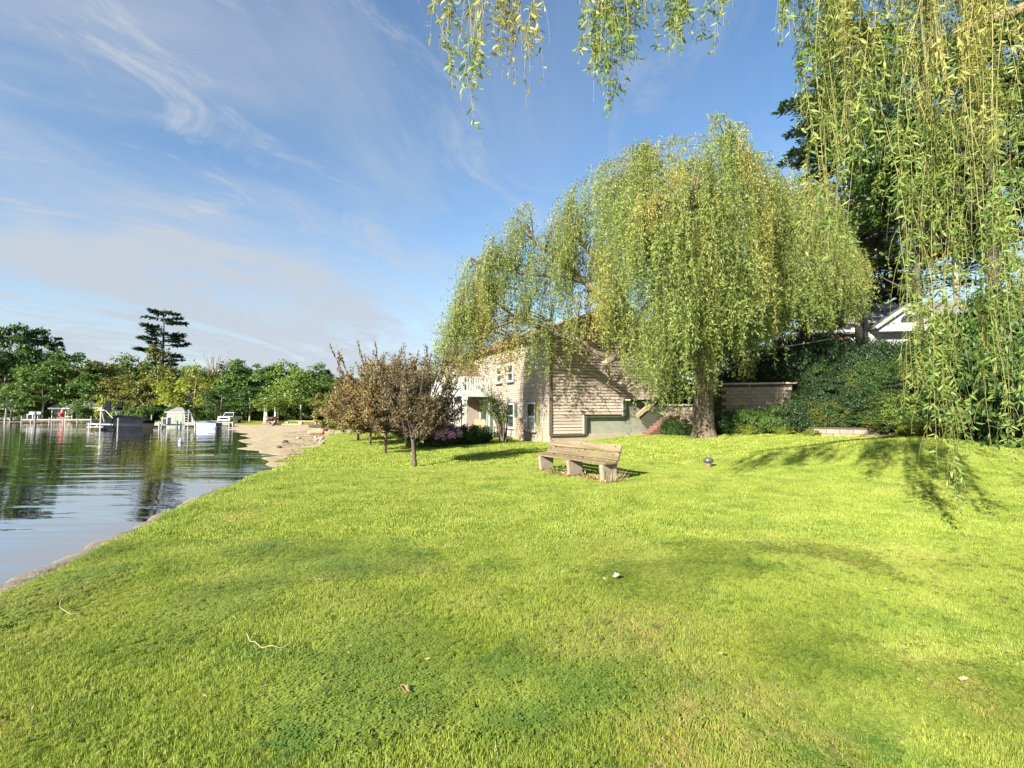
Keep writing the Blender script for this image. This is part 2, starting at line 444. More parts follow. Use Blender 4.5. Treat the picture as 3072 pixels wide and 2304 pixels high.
def m_ground():
    m, nt, N, L = new_mat('ground')
    out = N('ShaderNodeOutputMaterial'); b = N('ShaderNodeBsdfPrincipled'); b.inputs['Roughness'].default_value = 0.95
    b.inputs['Specular IOR Level'].default_value = 0.1
    geo = N('ShaderNodeNewGeometry')
    def noise(s, d=6, r=.6):
        n = N('ShaderNodeTexNoise'); n.inputs['Scale'].default_value = s; n.inputs['Detail'].default_value = d; n.inputs['Roughness'].default_value = r
        L(geo.outputs['Position'], n.inputs['Vector']); return n.outputs['Fac']
    def ramp(fac, stops):
        c = N('ShaderNodeValToRGB'); e = c.color_ramp.elements
        e[0].position = stops[0][0]; e[0].color = rgba(stops[0][1]); e[1].position = stops[-1][0]; e[1].color = rgba(stops[-1][1])
        for p, q in stops[1:-1]:
            k = e.new(p); k.color = rgba(q)
        L(fac, c.inputs[0]); return c.outputs[0]
    def mix(f, a, bb):
        x = N('ShaderNodeMix'); x.data_type = 'RGBA'; L(f, x.inputs['Factor']); L(a, x.inputs['A']); L(bb, x.inputs['B']); return x.outputs['Result']
    def attr(n):
        a = N('ShaderNodeAttribute'); a.attribute_name = n; return a.outputs['Fac']
    lawn = ramp(noise(1.1), [(0.3, (0.13, 0.17, 0.018)), (0.5, (0.21, 0.25, 0.024)), (0.72, (0.29, 0.28, 0.04))])
    fine = ramp(noise(22, 4, .7), [(0.35, (0.5, 0.5, 0.5)), (0.65, (1.25, 1.25, 1.2))])
    ml = N('ShaderNodeMix'); ml.data_type = 'RGBA'; ml.blend_type = 'MULTIPLY'; ml.inputs['Factor'].default_value = 1
    L(lawn, ml.inputs['A']); L(fine, ml.inputs['B'])
    sand = ramp(noise(2.2, 8, .7), [(0.3, (0.22, 0.17, 0.10)), (0.5, (0.37, 0.30, 0.195)), (0.7, (0.46, 0.39, 0.265))])
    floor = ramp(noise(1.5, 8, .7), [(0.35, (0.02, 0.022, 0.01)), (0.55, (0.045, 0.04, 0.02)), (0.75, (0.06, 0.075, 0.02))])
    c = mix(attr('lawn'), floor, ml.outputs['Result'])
    c = mix(attr('sand'), c, sand)
    L(c, b.inputs['Base Color'])
    bp = N('ShaderNodeBump'); bp.inputs['Strength'].default_value = 0.8; bp.inputs['Distance'].default_value = 0.05
    L(noise(14, 8, .75), bp.inputs['Height']); L(bp.outputs[0], b.inputs['Normal'])
    L(b.outputs[0], out.inputs[0])
    return m
M['ground'] = m_ground()

def land_attrs(X, Y):
    jx = X + 1.6 * (vnoise(X, Y, .5, 1) - .5) + 0.8 * (vnoise(X, Y, 1.7, 2) - .5)
    jy = Y + 2.4 * (vnoise(X, Y, .4, 3) - .5)
    sd_ = shore_sd(X, Y)
    sand = in_poly(np.where(Y < 17, X, jx), np.where(Y < 17, Y, jy), BEACH) | (sd_ < 0.0)
    sand = sand | ((sd_ < 1.2) & (Y > 60))
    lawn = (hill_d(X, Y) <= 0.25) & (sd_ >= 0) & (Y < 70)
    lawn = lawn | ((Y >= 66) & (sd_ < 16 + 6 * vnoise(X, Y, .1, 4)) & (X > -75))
    return {'sand': sand.astype(float), 'lawn': lawn.astype(float)}

def build_land():
    ys = np.unique(np.concatenate([np.linspace(-40, 0, 24), np.arange(0, 30, .3), np.arange(30, 71.4, .7), [71.4]]))
    ts = np.unique(np.concatenate([-np.geomspace(0.4, 60, 22), [-0.02, 0.0], np.geomspace(0.12, 4, 16), np.arange(4, 44, .45), np.geomspace(44, 600, 24)]))
    T, Y = np.meshgrid(ts, ys)
    X = x_shore(np.minimum(Y, 71)) [:, :] + T
    Z = hz(X, Y)
    near = sstep((16.0 - Y) / 1.5)
    Z = np.where((T < -0.01), np.minimum(Z, WZ - 0.12 * near - 0.03), Z)
    Z = np.where(Y > 70.9, Z - 0.03, Z)
    o = link('ground', grid_mesh('ground', X, Y, Z, land_attrs(X, Y)), M['ground'])
    tag(o, kind='structure')
    xs = np.unique(np.concatenate([-np.geomspace(38, 900, 70), np.linspace(-38, 30, 60), np.geomspace(30, 900, 30)]))
    t2 = np.unique(np.concatenate([-np.geomspace(0.3, 20, 8), [0], np.geomspace(0.5, 1500, 46)]))
    T2, X2 = np.meshgrid(t2, xs)
    Y2 = np.where(X2 > -38, 71.0, y_far(np.minimum(X2, -38))) + T2
    keep = np.where((X2 > -38.0) & (T2 < 0), 0.0, T2)
    Y2 = Y2 - T2 + keep
    Z2 = hz(X2, Y2)
    o = link('far_shore', grid_mesh('far_shore', X2, Y2, Z2, land_attrs(X2, Y2)), M['ground'])
    tag(o, kind='structure')
build_land()

def m_water():
    m, nt, N, L = new_mat('water')
    out = N('ShaderNodeOutputMaterial')
    geo = N('ShaderNodeNewGeometry')
    def bumpnoise(scale, stretch, rot, detail, dist, prev=None, strength=1.0, distort=0.5):
        mp = N('ShaderNodeMapping'); mp.inputs['Rotation'].default_value = (0, 0, R(rot)); mp.inputs['Scale'].default_value = stretch
        L(geo.outputs['Position'], mp.inputs[0])
        n = N('ShaderNodeTexNoise'); n.inputs['Scale'].default_value = scale; n.inputs['Detail'].default_value = detail; n.inputs['Distortion'].default_value = distort
        L(mp.outputs[0], n.inputs['Vector'])
        b = N('ShaderNodeBump'); b.inputs['Strength'].default_value = strength; b.inputs['Distance'].default_value = dist
        L(n.outputs['Fac'], b.inputs['Height'])
        if prev is not None: L(prev, b.inputs['Normal'])
        return b.outputs[0]
    n1 = bumpnoise(0.5, (0.22, 1.3, 1), -16, 2, 0.050)
    n2 = bumpnoise(2.0, (0.35, 1.6, 1), -12, 3, 0.004, n1)
    n3 = bumpnoise(8.0, (0.7, 1.3, 1), 10, 2, 0.0005, n2)
    fr = N('ShaderNodeFresnel'); fr.inputs['IOR'].default_value = 1.75; L(n3, fr.inputs['Normal'])
    gl = N('ShaderNodeBsdfGlossy'); gl.inputs['Roughness'].default_value = 0.02; L(n3, gl.inputs['Normal'])
    gl.inputs['Color'].default_value = (0.97, 0.97, 0.97, 1)
    tr = N('ShaderNodeBsdfTransparent'); tr.inputs['Color'].default_value = (0.62, 0.52, 0.24, 1)
    df = N('ShaderNodeBsdfDiffuse'); df.inputs['Color'].default_value = (0.04, 0.036, 0.008, 1)
    dp = N('ShaderNodeAttribute'); dp.attribute_name = 'depth'
    mr = N('ShaderNodeMapRange'); mr.inputs['From Max'].default_value = 0.75; L(dp.outputs['Fac'], mr.inputs['Value'])
    body = N('ShaderNodeMixShader'); L(mr.outputs[0], body.inputs[0]); L(tr.outputs[0], body.inputs[1]); L(df.outputs[0], body.inputs[2])
    mx = N('ShaderNodeMixShader'); fm = N('ShaderNodeMapRange'); fm.inputs['To Min'].default_value = 0.60; L(fr.outputs[0], fm.inputs['Value']); L(fm.outputs[0], mx.inputs[0]); L(body.outputs[0], mx.inputs[1]); L(gl.outputs[0], mx.inputs[2])
    L(mx.outputs[0], out.inputs[0])
    return m
M['water'] = m_water()
def build_water():
    ys = np.unique(np.concatenate([np.linspace(-200, -10, 12), np.arange(-10, 110, 1.0)]))
    xs = np.unique(np.concatenate([-np.geomspace(20, 900, 50), np.arange(-20, 3, .5)]))
    X, Y = np.meshgrid(xs, ys)
    d = np.maximum(0, WZ - hz(X, Y))
    o = link('water', grid_mesh('water', X, Y, np.full(X.shape, WZ), {'depth': d}), M['water'])
    tag(o, kind='structure')
build_water()

# concrete lip between the lawn and the lake
M['concrete_old'] = m_plain('concrete_old', (0.19, 0.16, 0.115), (0.075, 0.065, 0.045), 2.2, 0.9, 1.0, 24)
def build_seawall():
    ys = np.arange(-14, 20, 0.15)
    b = MB()
    rows = []
    for y in ys:
        x = float(x_shore(y)); w = 0.62 + 0.06 * math.sin(y * 1.3) + 0.04 * math.sin(y * 3.7) + rng.uniform(-.06, .06)
        if y > 12: w *= max(0.1, 1 - (y - 12) / 6)
        zt = -0.07 if y < 13 else -0.07 - (y - 13) * 0.045
        rows.append([(x + .06, y, zt - .4), (x + .06, y, zt), (x - w * .7, y, zt - .07 + rng.uniform(-.02, .02)), (x - w, y, zt - 0.15 + rng.uniform(-.03, .03)), (x - w - .12, y, zt - 0.24), (x - w - .16, y, zt - .75)])
    n = 6
    vs = [p for r in rows for p in r]
    fs = [(i * n + j, i * n + j + 1, (i + 1) * n + j + 1, (i + 1) * n + j) for i in range(len(rows) - 1) for j in range(n - 1)]
    b.add(vs, fs)
    o = b.build('seawall', M['concrete_old'], smooth=True)
    tag(o, 'low weathered concrete edging between the lawn and the lake', 'seawall')
build_seawall()

# ------------------------------------------------------------------ grass blades
def m_grass():
    m, nt, N, L = new_mat('grass')
    out = N('ShaderNodeOutputMaterial')
    geo = N('ShaderNodeNewGeometry'); oi = N('ShaderNodeObjectInfo')
    def noise(s, d=4):
        n = N('ShaderNodeTexNoise'); n.inputs['Scale'].default_value = s; n.inputs['Detail'].default_value = d
        L(geo.outputs['Position'], n.inputs['Vector']); return n.outputs['Fac']
    at = N('ShaderNodeAttribute'); at.attribute_name = 'tint'
    a = N('ShaderNodeMath'); a.operation = 'ADD'; L(at.outputs['Fac'], a.inputs[0]); L(oi.outputs['Random'], a.inputs[1])
    a2 = N('ShaderNodeMath'); a2.operation = 'MULTIPLY_ADD'; a2.inputs[1].default_value = 0.30; L(a.outputs[0], a2.inputs[0])
    n1 = noise(1.6)
    a3 = N('ShaderNodeMath'); a3.operation = 'MULTIPLY_ADD'; a3.inputs[1].default_value = 1.1; a3.inputs[2].default_value = -0.36; L(n1, a3.inputs[0])
    L(a3.outputs[0], a2.inputs[2])
    cr = N('ShaderNodeValToRGB'); e = cr.color_ramp.elements
    e[0].position = 0.08; e[0].color = (0.10, 0.17, 0.03, 1); e[1].position = 0.95; e[1].color = (0.40, 0.40, 0.12, 1)
    k = e.new(0.35); k.color = (0.235, 0.305, 0.045, 1); k = e.new(0.62); k.color = (0.32, 0.39, 0.065, 1)
    L(a2.outputs[0], cr.inputs[0])
    # dry straw patches
    dr = N('ShaderNodeAttribute'); dr.attribute_type = 'INSTANCER'; dr.attribute_name = 'dry'
    mt = N('ShaderNodeMath'); mt.operation = 'MULTIPLY_ADD'; mt.use_clamp = True; mt.inputs[1].default_value = 1.15; L(dr.outputs['Fac'], mt.inputs[0])
    tn = N('ShaderNodeMath'); tn.operation = 'MULTIPLY_ADD'; tn.inputs[1].default_value = -0.6; tn.inputs[2].default_value = 0.0; L(at.outputs['Fac'], tn.inputs[0]); L(tn.outputs[0], mt.inputs[2])
    mx = N('ShaderNodeMix'); mx.data_type = 'RGBA'; mx.inputs['B'].default_value = (0.45, 0.37, 0.14, 1)
    L(mt.outputs[0], mx.inputs['Factor']); L(cr.outputs[0], mx.inputs['A'])
    lu = N('ShaderNodeAttribute'); lu.attribute_type = 'INSTANCER'; lu.attribute_name = 'lush'
    ml = N('ShaderNodeMix'); ml.data_type = 'RGBA'; ml.inputs['B'].default_value = (0.09, 0.20, 0.035, 1)
    L(lu.outputs['Fac'], ml.inputs['Factor']); L(mx.outputs['Result'], ml.inputs['A']); mx = ml
    df = N('ShaderNodeBsdfPrincipled'); df.inputs['Roughness'].default_value = 0.45; df.inputs['Specular IOR Level'].default_value = 0.3
    tr = N('ShaderNodeBsdfTranslucent')
    L(mx.outputs['Result'], df.inputs['Base Color']); L(mx.outputs['Result'], tr.inputs['Color'])
    ms = N('ShaderNodeMixShader'); ms.inputs[0].default_value = 0.35
    L(df.outputs[0], ms.inputs[1]); L(tr.outputs[0], ms.inputs[2]); L(ms.outputs[0], out.inputs[0])
    return m
M['grass'] = m_grass()

def tuft(name, nb, rad, h, w, clover=False):
    vs = []; fs = []; tint = []
    for i in range(nb):
        a = rng.uniform(0, 2 * math.pi); r = rad * math.sqrt(rng.random())
        p = np.array([r * math.cos(a), r * math.sin(a), -0.008])
        la = rng.uniform(0, 2 * math.pi); lean = rng.uniform(0.1, 0.75)
        hh = h * rng.uniform(0.55, 1.15); ww = w * rng.uniform(.7, 1.3)
        ldir = np.array([math.cos(la), math.sin(la), 0]); wa = rng.uniform(0, math.pi)
        side = np.array([math.cos(wa), math.sin(wa), 0]) * ww / 2
        mid = p + np.array([0, 0, hh * .55]) + ldir * lean * hh * .22
        tip = p + np.array([0, 0, hh * (1 - .3 * lean)]) + ldir * lean * hh * .75
        b = len(vs)
        vs += [p - side, p + side, mid + side * .85, mid - side * .85, tip]
        fs += [(b, b + 1, b + 2, b + 3), (b + 3, b + 2, b + 4)]
        t = rng.random(); tint += [t, t]
    if clover:
        for i in range(clover):
            a = rng.uniform(0, 2 * math.pi); r = rad * 1.2 * math.sqrt(rng.random())
            c = np.array([r * math.cos(a), r * math.sin(a), h * rng.uniform(.35, .75)])
            for q in range(3):
                an = a + q * 2.094; d = np.array([math.cos(an), math.sin(an), rng.uniform(-.2, .25)]); s = np.array([-d[1], d[0], 0])
                b = len(vs); l = .013 * rng.uniform(.8, 1.4)
                vs += [c, c + d * l * .7 + s * l * .55, c + d * l * 1.3, c + d * l * .7 - s * l * .55]
                fs += [(b, b + 1, b + 2, b + 3)]; tint += [rng.uniform(0, .5)]
    me = bpy.data.meshes.new(name); me.from_pydata(vs, [], fs)
    at = me.attributes.new('tint', 'FLOAT', 'FACE'); at.data.foreach_set('value', np.array(tint, np.float32))
    me.materials.append(M['grass'])
    return bpy.data.objects.new(name, me)          # prototype only, not in the scene

def ground_px(px, py):
    u = (px - 1536) / F; v = (1152 - py) / F
    dy = math.cos(TH) - v * math.sin(TH); dz = math.sin(TH) + v * math.cos(TH); k = -CH / dz
    return u * k, dy * k
DRY = [(2180, 2200, .34, 1.0), (2330, 2150, .26, .9), (2060, 2290, .28, 1.0), (1880, 1880, .34, .55), (1850, 1640, .6, .5), (2380, 1650, .7, .55), (2760, 1680, .6, .5), (2800, 1980, .25, .6), (2870, 2060, .16, .9), (2920, 2110, .13, .9),
       (700, 1560, .5, .35), (330, 1800, .4, .45), (120, 1930, .4, .5), (1330, 1480, 1.2, .35), (620, 1720, .5, .3), (60, 2150, .35, .5), (1480, 1420, 1.4, .4), (2000, 1430, 1.5, .4), (2480, 2230, .2, .6)]
LUSH = [(1150, 1990, .26, .6), (1290, 2020, .2, .6), (1520, 1980, .2, .6), (860, 2280, .22, .9), (1750, 2060, .25, .7), (2650, 2250, .25, .6), (2430, 2290, .2, .6), (560, 1500, .3, .5), (300, 1720, .25, .6), (1580, 2200, .2, .6)]
def spots(x, y, S):
    o = np.zeros_like(x)
    for px, py, r, w in S:
        gx, gy = ground_px(px, py); d = np.hypot((x - gx), (y - gy) * .75) / r
        o = np.maximum(o, .7 * w * np.exp(-d * d) * (.45 + 1.1 * vnoise(x, y, 5.0, 7)))
    return o
def scatter_grass(name, label, pts, scl, variants, clover=False):
    dry = np.clip(spots(pts[:, 0], pts[:, 1], DRY) + .35 * np.clip((vnoise(pts[:, 0], pts[:, 1], .55, 8) * .6 + vnoise(pts[:, 0], pts[:, 1], 2.1, 9) * .4 - .56) * 4, 0, 1), 0, 1)
    lush = np.clip(spots(pts[:, 0], pts[:, 1], LUSH) + .3 * np.clip((vnoise(pts[:, 0], pts[:, 1], 1.7, 10) * .5 + vnoise(pts[:, 0], pts[:, 1], 4.5, 11) * .5 - .62) * 5, 0, 1), 0, .7) * (1 - dry)
    dry = np.clip(dry * rng.uniform(.1, 1.9, len(dry)), 0, 1); lush = np.clip(lush * rng.uniform(.1, 1.7, len(dry)), 0, .8)
    scl = scl * (1 - .3 * dry) * (1 + .25 * lush)
    me = bpy.data.meshes.new(name)
    me.vertices.add(len(pts)); me.vertices.foreach_set('co', np.ascontiguousarray(pts, np.float32).ravel())
    for k, v in (('rz', rng.uniform(0, 6.28, len(pts))), ('scl', scl), ('dry', dry), ('lush', lush)):
        a = me.attributes.new(k, 'FLOAT', 'POINT'); a.data.foreach_set('value', np.ascontiguousarray(v, np.float32))
    a = me.attributes.new('var', 'INT', 'POINT'); var = rng.integers(0, len(variants) - (1 if clover else 0), len(pts))
    if clover: var = np.where(rng.random(len(pts)) < np.clip((vnoise(pts[:, 0], pts[:, 1], 1.3, 14) - .55) * 2.2 + .3 * lush, 0.02, .5), len(variants) - 1, var)
    a.data.foreach_set('value', var.astype(np.int32))
    o = link(name, me, M['grass'])
    ng = bpy.data.node_groups.new(name, 'GeometryNodeTree')
    ng.interface.new_socket('Geometry', in_out='INPUT', socket_type='NodeSocketGeometry')
    ng.interface.new_socket('Geometry', in_out='OUTPUT', socket_type='NodeSocketGeometry')
    N, L = ng.nodes.new, ng.links.new
    gi = N('NodeGroupInput'); go = N('NodeGroupOutput'); ip = N('GeometryNodeInstanceOnPoints'); jn = N('GeometryNodeJoinGeometry')
    for v in variants[::-1]:
        oi = N('GeometryNodeObjectInfo'); oi.inputs['Object'].default_value = v; oi.inputs['As Instance'].default_value = True
        L(oi.outputs['Geometry'], jn.inputs[0])
    def na(n, t):
        q = N('GeometryNodeInputNamedAttribute'); q.data_type = t; q.inputs['Name'].default_value = n; return q.outputs[0]
    cb = N('ShaderNodeCombineXYZ'); L(na('rz', 'FLOAT'), cb.inputs[2])
    er = N('FunctionNodeEulerToRotation'); L(cb.outputs[0], er.inputs[0])
    L(gi.outputs[0], ip.inputs['Points']); L(jn.outputs[0], ip.inputs['Instance'])
    ip.inputs['Pick Instance'].default_value = True
    L(na('var', 'INT'), ip.inputs['Instance Index']); L(er.outputs[0], ip.inputs['Rotation']); L(na('scl', 'FLOAT'), ip.inputs['Scale'])
    L(ip.outputs[0], go.inputs[0])
    md = o.modifiers.new('scatter', 'NODES'); md.node_group = ng
    return tag(o, label, 'grass', kind='stuff')

def grass_points(n, y0, y1, margin=1.12):
    """points on the lawn, evenly over the strip between two distances, within sight or just beside it"""
    y = np.sqrt(rng.uniform(max(y0, .3) ** 2, y1 ** 2, n)); x = rng.uniform(-1, 1, n) * (y * margin + .6)
    ok = (shore_sd(x, y) > -0.05 - 0.16 * rng.random(n) ** 2) & (hill_d(x, y) < 0.6) & ~in_poly(x, y, BEACH)
    x, y = x[ok], y[ok]
    return np.stack([x, y, hz(x, y)], -1)
def build_grass():
    near = [tuft('grass_tuft', 13, 0.035, 0.05, 0.0034) for _ in range(5)] + [tuft('grass_tuft', 10, 0.04, 0.048, 0.0034, clover=7)]
    p = grass_points(120000, 1.2, 6.5)
    cl = vnoise(p[:, 0], p[:, 1], 2.2, 5)
    scatter_grass('lawn_grass', 'short mown grass blades in the foreground lawn', p, 0.55 + 0.65 * cl * rng.uniform(.5, 1.3, len(p)), near, True)
    mid = [tuft('grass_tuft', 16, 0.08, 0.052, 0.007) for _ in range(4)]
    p = grass_points(110000, 6.0, 16)
    cl = vnoise(p[:, 0], p[:, 1], 2.2, 5)
    scatter_grass('lawn_grass', 'short mown grass of the lawn around the bench', p, 0.65 + 0.75 * cl * rng.uniform(.6, 1.2, len(p)), mid)
    far = [tuft('grass_tuft', 18, 0.2, 0.06, 0.02) for _ in range(3)]
    p = grass_points(70000, 15, 42)
    scatter_grass('lawn_grass', 'short mown grass of the far lawn towards the house', p, rng.uniform(.7, 1.25, len(p)), far)
build_grass()
def build_fallen_leaves():
    n = 800; y = np.sqrt(rng.uniform(2.0, 150, n)); x = rng.uniform(-1, 1, n) * y * 1.05
    ok = (shore_sd(x, y) > .1) & (vnoise(x, y, .5, 12) > .35); x, y = x[ok], y[ok]; n = len(x)
    c = np.stack([x, y, hz(x, y) + .025 + .02 * rng.random(n)], -1); d = rand_unit(n) * [1, 1, .25]
    m = m_leaf('fallen_leaf', ((.30, .20, .10), (.42, .32, .16), (.40, .42, .15)), .2)
    o = leaf_obj('fallen_leaves', c, d, rng.uniform(.03, .07, n), rng.uniform(.008, .014, n), m, nrm=unit(np.array([0, 0, 1.0]) + .5 * rand_unit(n)), fold=.2)
    tag(o, 'narrow fallen willow leaves scattered over the lawn', 'leaves', kind='stuff')
build_fallen_leaves()

# ================================================================== THE LAKE HOUSE
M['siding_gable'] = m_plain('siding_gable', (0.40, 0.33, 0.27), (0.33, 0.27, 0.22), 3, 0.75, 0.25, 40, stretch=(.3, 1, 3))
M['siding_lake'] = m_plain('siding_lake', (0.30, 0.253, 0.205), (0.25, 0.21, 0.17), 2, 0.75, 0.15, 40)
M['foundation'] = m_plain('foundation', (0.31, 0.265, 0.20), (0.25, 0.215, 0.165), 3, 0.9, 0.4)
M['trim_brown'] = m_plain('trim_brown', (0.12, 0.085, 0.065), (0.09, 0.065, 0.05), 6, 0.7)
M['white_paint'] = m_plain('white_paint', (0.40, 0.42, 0.41), (0.33, 0.35, 0.34), 4, 0.55)
M['green_panel'] = m_plain('green_panel', (0.27, 0.28, 0.225), (0.21, 0.22, 0.17), 3, 0.8, 0.2)
M['green_dark'] = m_plain('green_dark', (0.07, 0.08, 0.05), (0.05, 0.06, 0.04), 5, 0.7)
M['shutter'] = m_plain('shutter', (0.05, 0.085, 0.06), (0.04, 0.06, 0.05), 5, 0.6)
M['shutter_olive'] = m_plain('shutter_olive', (0.24, 0.24, 0.09), (0.17, 0.18, 0.07), 5, 0.6)
M['shingle'] = m_plain('shingle', (0.23, 0.135, 0.07), (0.14, 0.085, 0.05), 7, 0.9, 0.6, 40)
M['brick_red'] = m_plain('brick_red', (0.17, 0.07, 0.05), (0.10, 0.045, 0.035), 14, 0.85, 0.5)
M['brick_tan'] = m_plain('brick_tan', (0.34, 0.27, 0.20), (0.24, 0.19, 0.14), 10, 0.85, 0.5)
M['mortar'] = m_plain('mortar', (0.40, 0.35, 0.29), None, 10, 0.9)
M['blind'] = m_plain('blind', (0.26, 0.27, 0.22), None, 6, 0.6)
def m_glass(name, c, rough=0.04):
    m, nt, N, L = new_mat(name)
    out = N('ShaderNodeOutputMaterial'); b = N('ShaderNodeBsdfPrincipled')
    b.inputs['Base Color'].default_value = rgba(c); b.inputs['Roughness'].default_value = rough; b.inputs['Specular IOR Level'].default_value = 0.9
    L(b.outputs[0], out.inputs[0]); return m
M['glass'] = m_glass('glass', (0.015, 0.02, 0.018))
M['glass_grey'] = m_glass('glass_grey', (0.14, 0.155, 0.12), 0.15)

HC = np.array([1.93, 26.0, 0.0]); HA = R(24.5)
house = thing('lake_house', 'tan clapboard house with brown shingle roof and white lakeside porch', 'house', HC, HA)
GW, EZ, RZ, HL = 7.2, 5.75, 7.25, 13.4
def roof_z(x): return EZ + (RZ - EZ) * (1 - abs(x - GW / 2) / (GW / 2))
def sid_bot(x0, x1): return 0.45 if x1 <= 2.0 + 1e-6 else (1.37 if x1 <= 4.5 + 1e-6 else 2.18)

def build_house():
    # cores and foundation
    b = MB(); b.bb((0.04, 0.04, -0.9), (GW - .04, HL - .04, 0.45)); b.build('foundation', M['foundation'], house)
    gw = MB()
    gw.prism([(0.1, 2.3), (GW - .1, 2.3), (GW - .1, EZ - .05), (GW / 2, RZ - .08), (0.1, EZ - .05)], 0.05, 0.2, lambda u, v, t: (u, t, v))
    gw.bb((0.1, 0.05, 0.45), (1.98, .2, 2.3)); gw.bb((2.0, 0.05, 1.37), (4.5, .2, 2.3))
    gable = gw.build('gable_wall', M['trim_brown'], house)
    # individual clapboards on the gable wall
    pitch = 0.163; z = 0.45; k = 0
    while z < RZ - 0.12:
        for (x0, x1) in ((0.09, 2.0), (2.0, 4.5), (4.5, GW)):
            if z + 0.01 < sid_bot(x0, x1): continue
            a0, a1 = x0, x1
            if z + pitch > EZ:
                lim = (z + pitch - EZ) / (RZ - EZ) * (GW / 2)
                a0 = max(a0, lim); a1 = min(a1, GW - lim)
            if a1 - a0 < 0.1: continue
            lo, hi = z + 0.026, z + pitch + .004  # gap bares the dark brown core, standing in for each lap's shadow line
            dj = rng.uniform(-.004, .004)
            q = MB(); q.add([(a0, -.035 + dj, lo), (a1, -.035 + dj, lo), (a1, 0.045, lo), (a0, 0.045, lo), (a0, 0.0 + dj, hi), (a1, 0.0 + dj, hi), (a1, 0.045, hi), (a0, 0.045, hi)],
                            [(0, 3, 2, 1), (4, 5, 6, 7), (0, 1, 5, 4), (1, 2, 6, 5), (2, 3, 7, 6), (3, 0, 4, 7)])
            q.build('siding_board', M['siding_gable'], gable)
        z += pitch; k += 1
    # trims
    b = MB(); b.bb((-.05, -.07, 0.40), (0.085, 0.03, EZ - .05)); b.build('corner_board', M['trim_brown'], house)
    b = MB(); b.bb((-.02, -.075, 0.36), (2.0, 0.04, 0.452)); b.build('base_trim', M['trim_brown'], house)
    # stepped recess with green panels
    b = MB(); b.bb((1.98, 0.16, -.6), (4.52, .26, 1.40)); b.build('recessed_panel', M['green_panel'], house)
    b = MB(); b.bb((4.52, 0.165, -.6), (GW - .1, .26, 2.22)); b.build('recessed_panel', M['green_panel'], house)
    for (x0, x1, z0, z1) in ((2.0, 2.16, .40, 1.37), (4.5, 4.68, 1.36, 2.18)):
        b = MB(); b.bb((x0, -.05, z0), (x1, .158, z1)); b.build('jamb', M['green_dark'], house)
        b = MB(); b.bb((x0 - .06, -.06, z0), (x0 - .002, .0, z1 + .05)); b.build('jamb_trim', M['white_paint'], house)
    for (x0, x1, z) in ((2.16, 4.5, 1.37), (4.68, GW, 2.18)):
        b = MB(); b.bb((x0, -.06, z - .07), (x1, .15, z + .008)); b.build('header', M['green_dark'], house)
    # lake wall: boards between openings
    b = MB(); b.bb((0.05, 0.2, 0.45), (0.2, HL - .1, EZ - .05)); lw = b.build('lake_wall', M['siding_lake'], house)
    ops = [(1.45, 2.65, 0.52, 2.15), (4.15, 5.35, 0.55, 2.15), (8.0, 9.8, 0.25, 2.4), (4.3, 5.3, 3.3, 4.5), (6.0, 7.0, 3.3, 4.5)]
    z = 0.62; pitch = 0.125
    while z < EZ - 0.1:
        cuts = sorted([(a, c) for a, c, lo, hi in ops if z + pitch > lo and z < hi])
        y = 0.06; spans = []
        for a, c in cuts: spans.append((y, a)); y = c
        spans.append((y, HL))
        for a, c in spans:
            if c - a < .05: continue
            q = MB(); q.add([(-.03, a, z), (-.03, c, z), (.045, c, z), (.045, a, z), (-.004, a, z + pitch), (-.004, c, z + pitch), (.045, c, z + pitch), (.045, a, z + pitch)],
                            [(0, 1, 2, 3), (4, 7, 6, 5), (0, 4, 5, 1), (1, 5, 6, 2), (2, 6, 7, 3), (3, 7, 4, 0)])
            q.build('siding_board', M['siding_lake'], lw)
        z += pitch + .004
    b = MB(); b.bb((-.02, 0.0, -.9), (0.04, HL, 0.62)); b.build('foundation', M['foundation'], house)
    b = MB(); b.bb((-.06, .75, -.2), (-.022, .83, .62)); b.build('drain_pipe', M['shutter_olive'], house)
    # windows on the lake wall
    def window(y0, y1, z0, z1, pane, sill=True, sh=None, mull=0.5, shm='shutter'):
        f = MB(); w = .11
        f.bb((-.09, y0, z0), (.03, y0 + w, z1)); f.bb((-.09, y1 - w, z0), (.03, y1, z1)); f.bb((-.09, y0 + w, z1 - w), (.03, y1 - w, z1)); f.bb((-.09, y0 + w, z0), (.03, y1 - w, z0 + w))
        wn = f.build('window', M['white_paint'], house)
        zm = z0 + (z1 - z0) * mull
        q = MB(); q.bb((-.075, y0 + w, zm - .04), (.02, y1 - w, zm + .04)); q.build('meeting_rail', M['white_paint'], wn)
        q = MB(); q.bb((-.02, y0 + w, z0 + w), (.0, y1 - w, zm - .04)); q.build('pane', pane, wn)
        q = MB(); q.bb((-.035, y0 + w, zm + .04), (-.015, y1 - w, z1 - w)); q.build('pane', M['glass'], wn)
        if sill:
            q = MB(); q.bb((-.16, y0 - .08, z0 - .06), (.02, y1 + .02, z0 - .002)); q.build('sill', M['trim_brown'], wn)
        if sh:
            q = MB(); q.bb((-.075, sh[0], z0 + .02), (-.032, sh[1], z1 - .02))
            s = q.build('shutter', M[shm], wn)
    window(1.5, 2.6, 0.52, 2.12, M['glass_grey'], sh=(1.12, 1.47), shm='shutter_olive')
    window(4.2, 5.3, 0.6, 2.12, M['glass'], sh=(3.85, 4.17))
    window(4.35, 5.25, 3.35, 4.45, M['glass'])
    window(6.05, 6.95, 3.35, 4.45, M['glass'])
    # sliding patio door
    d = MB(); y0, y1, z0, z1 = 8.0, 9.8, 0.3, 2.4; w = .1
    for a in (y0, (y0 + y1) / 2 - w / 2, y1 - w): d.bb((-.08, a, z0), (.03, a + w, z1))
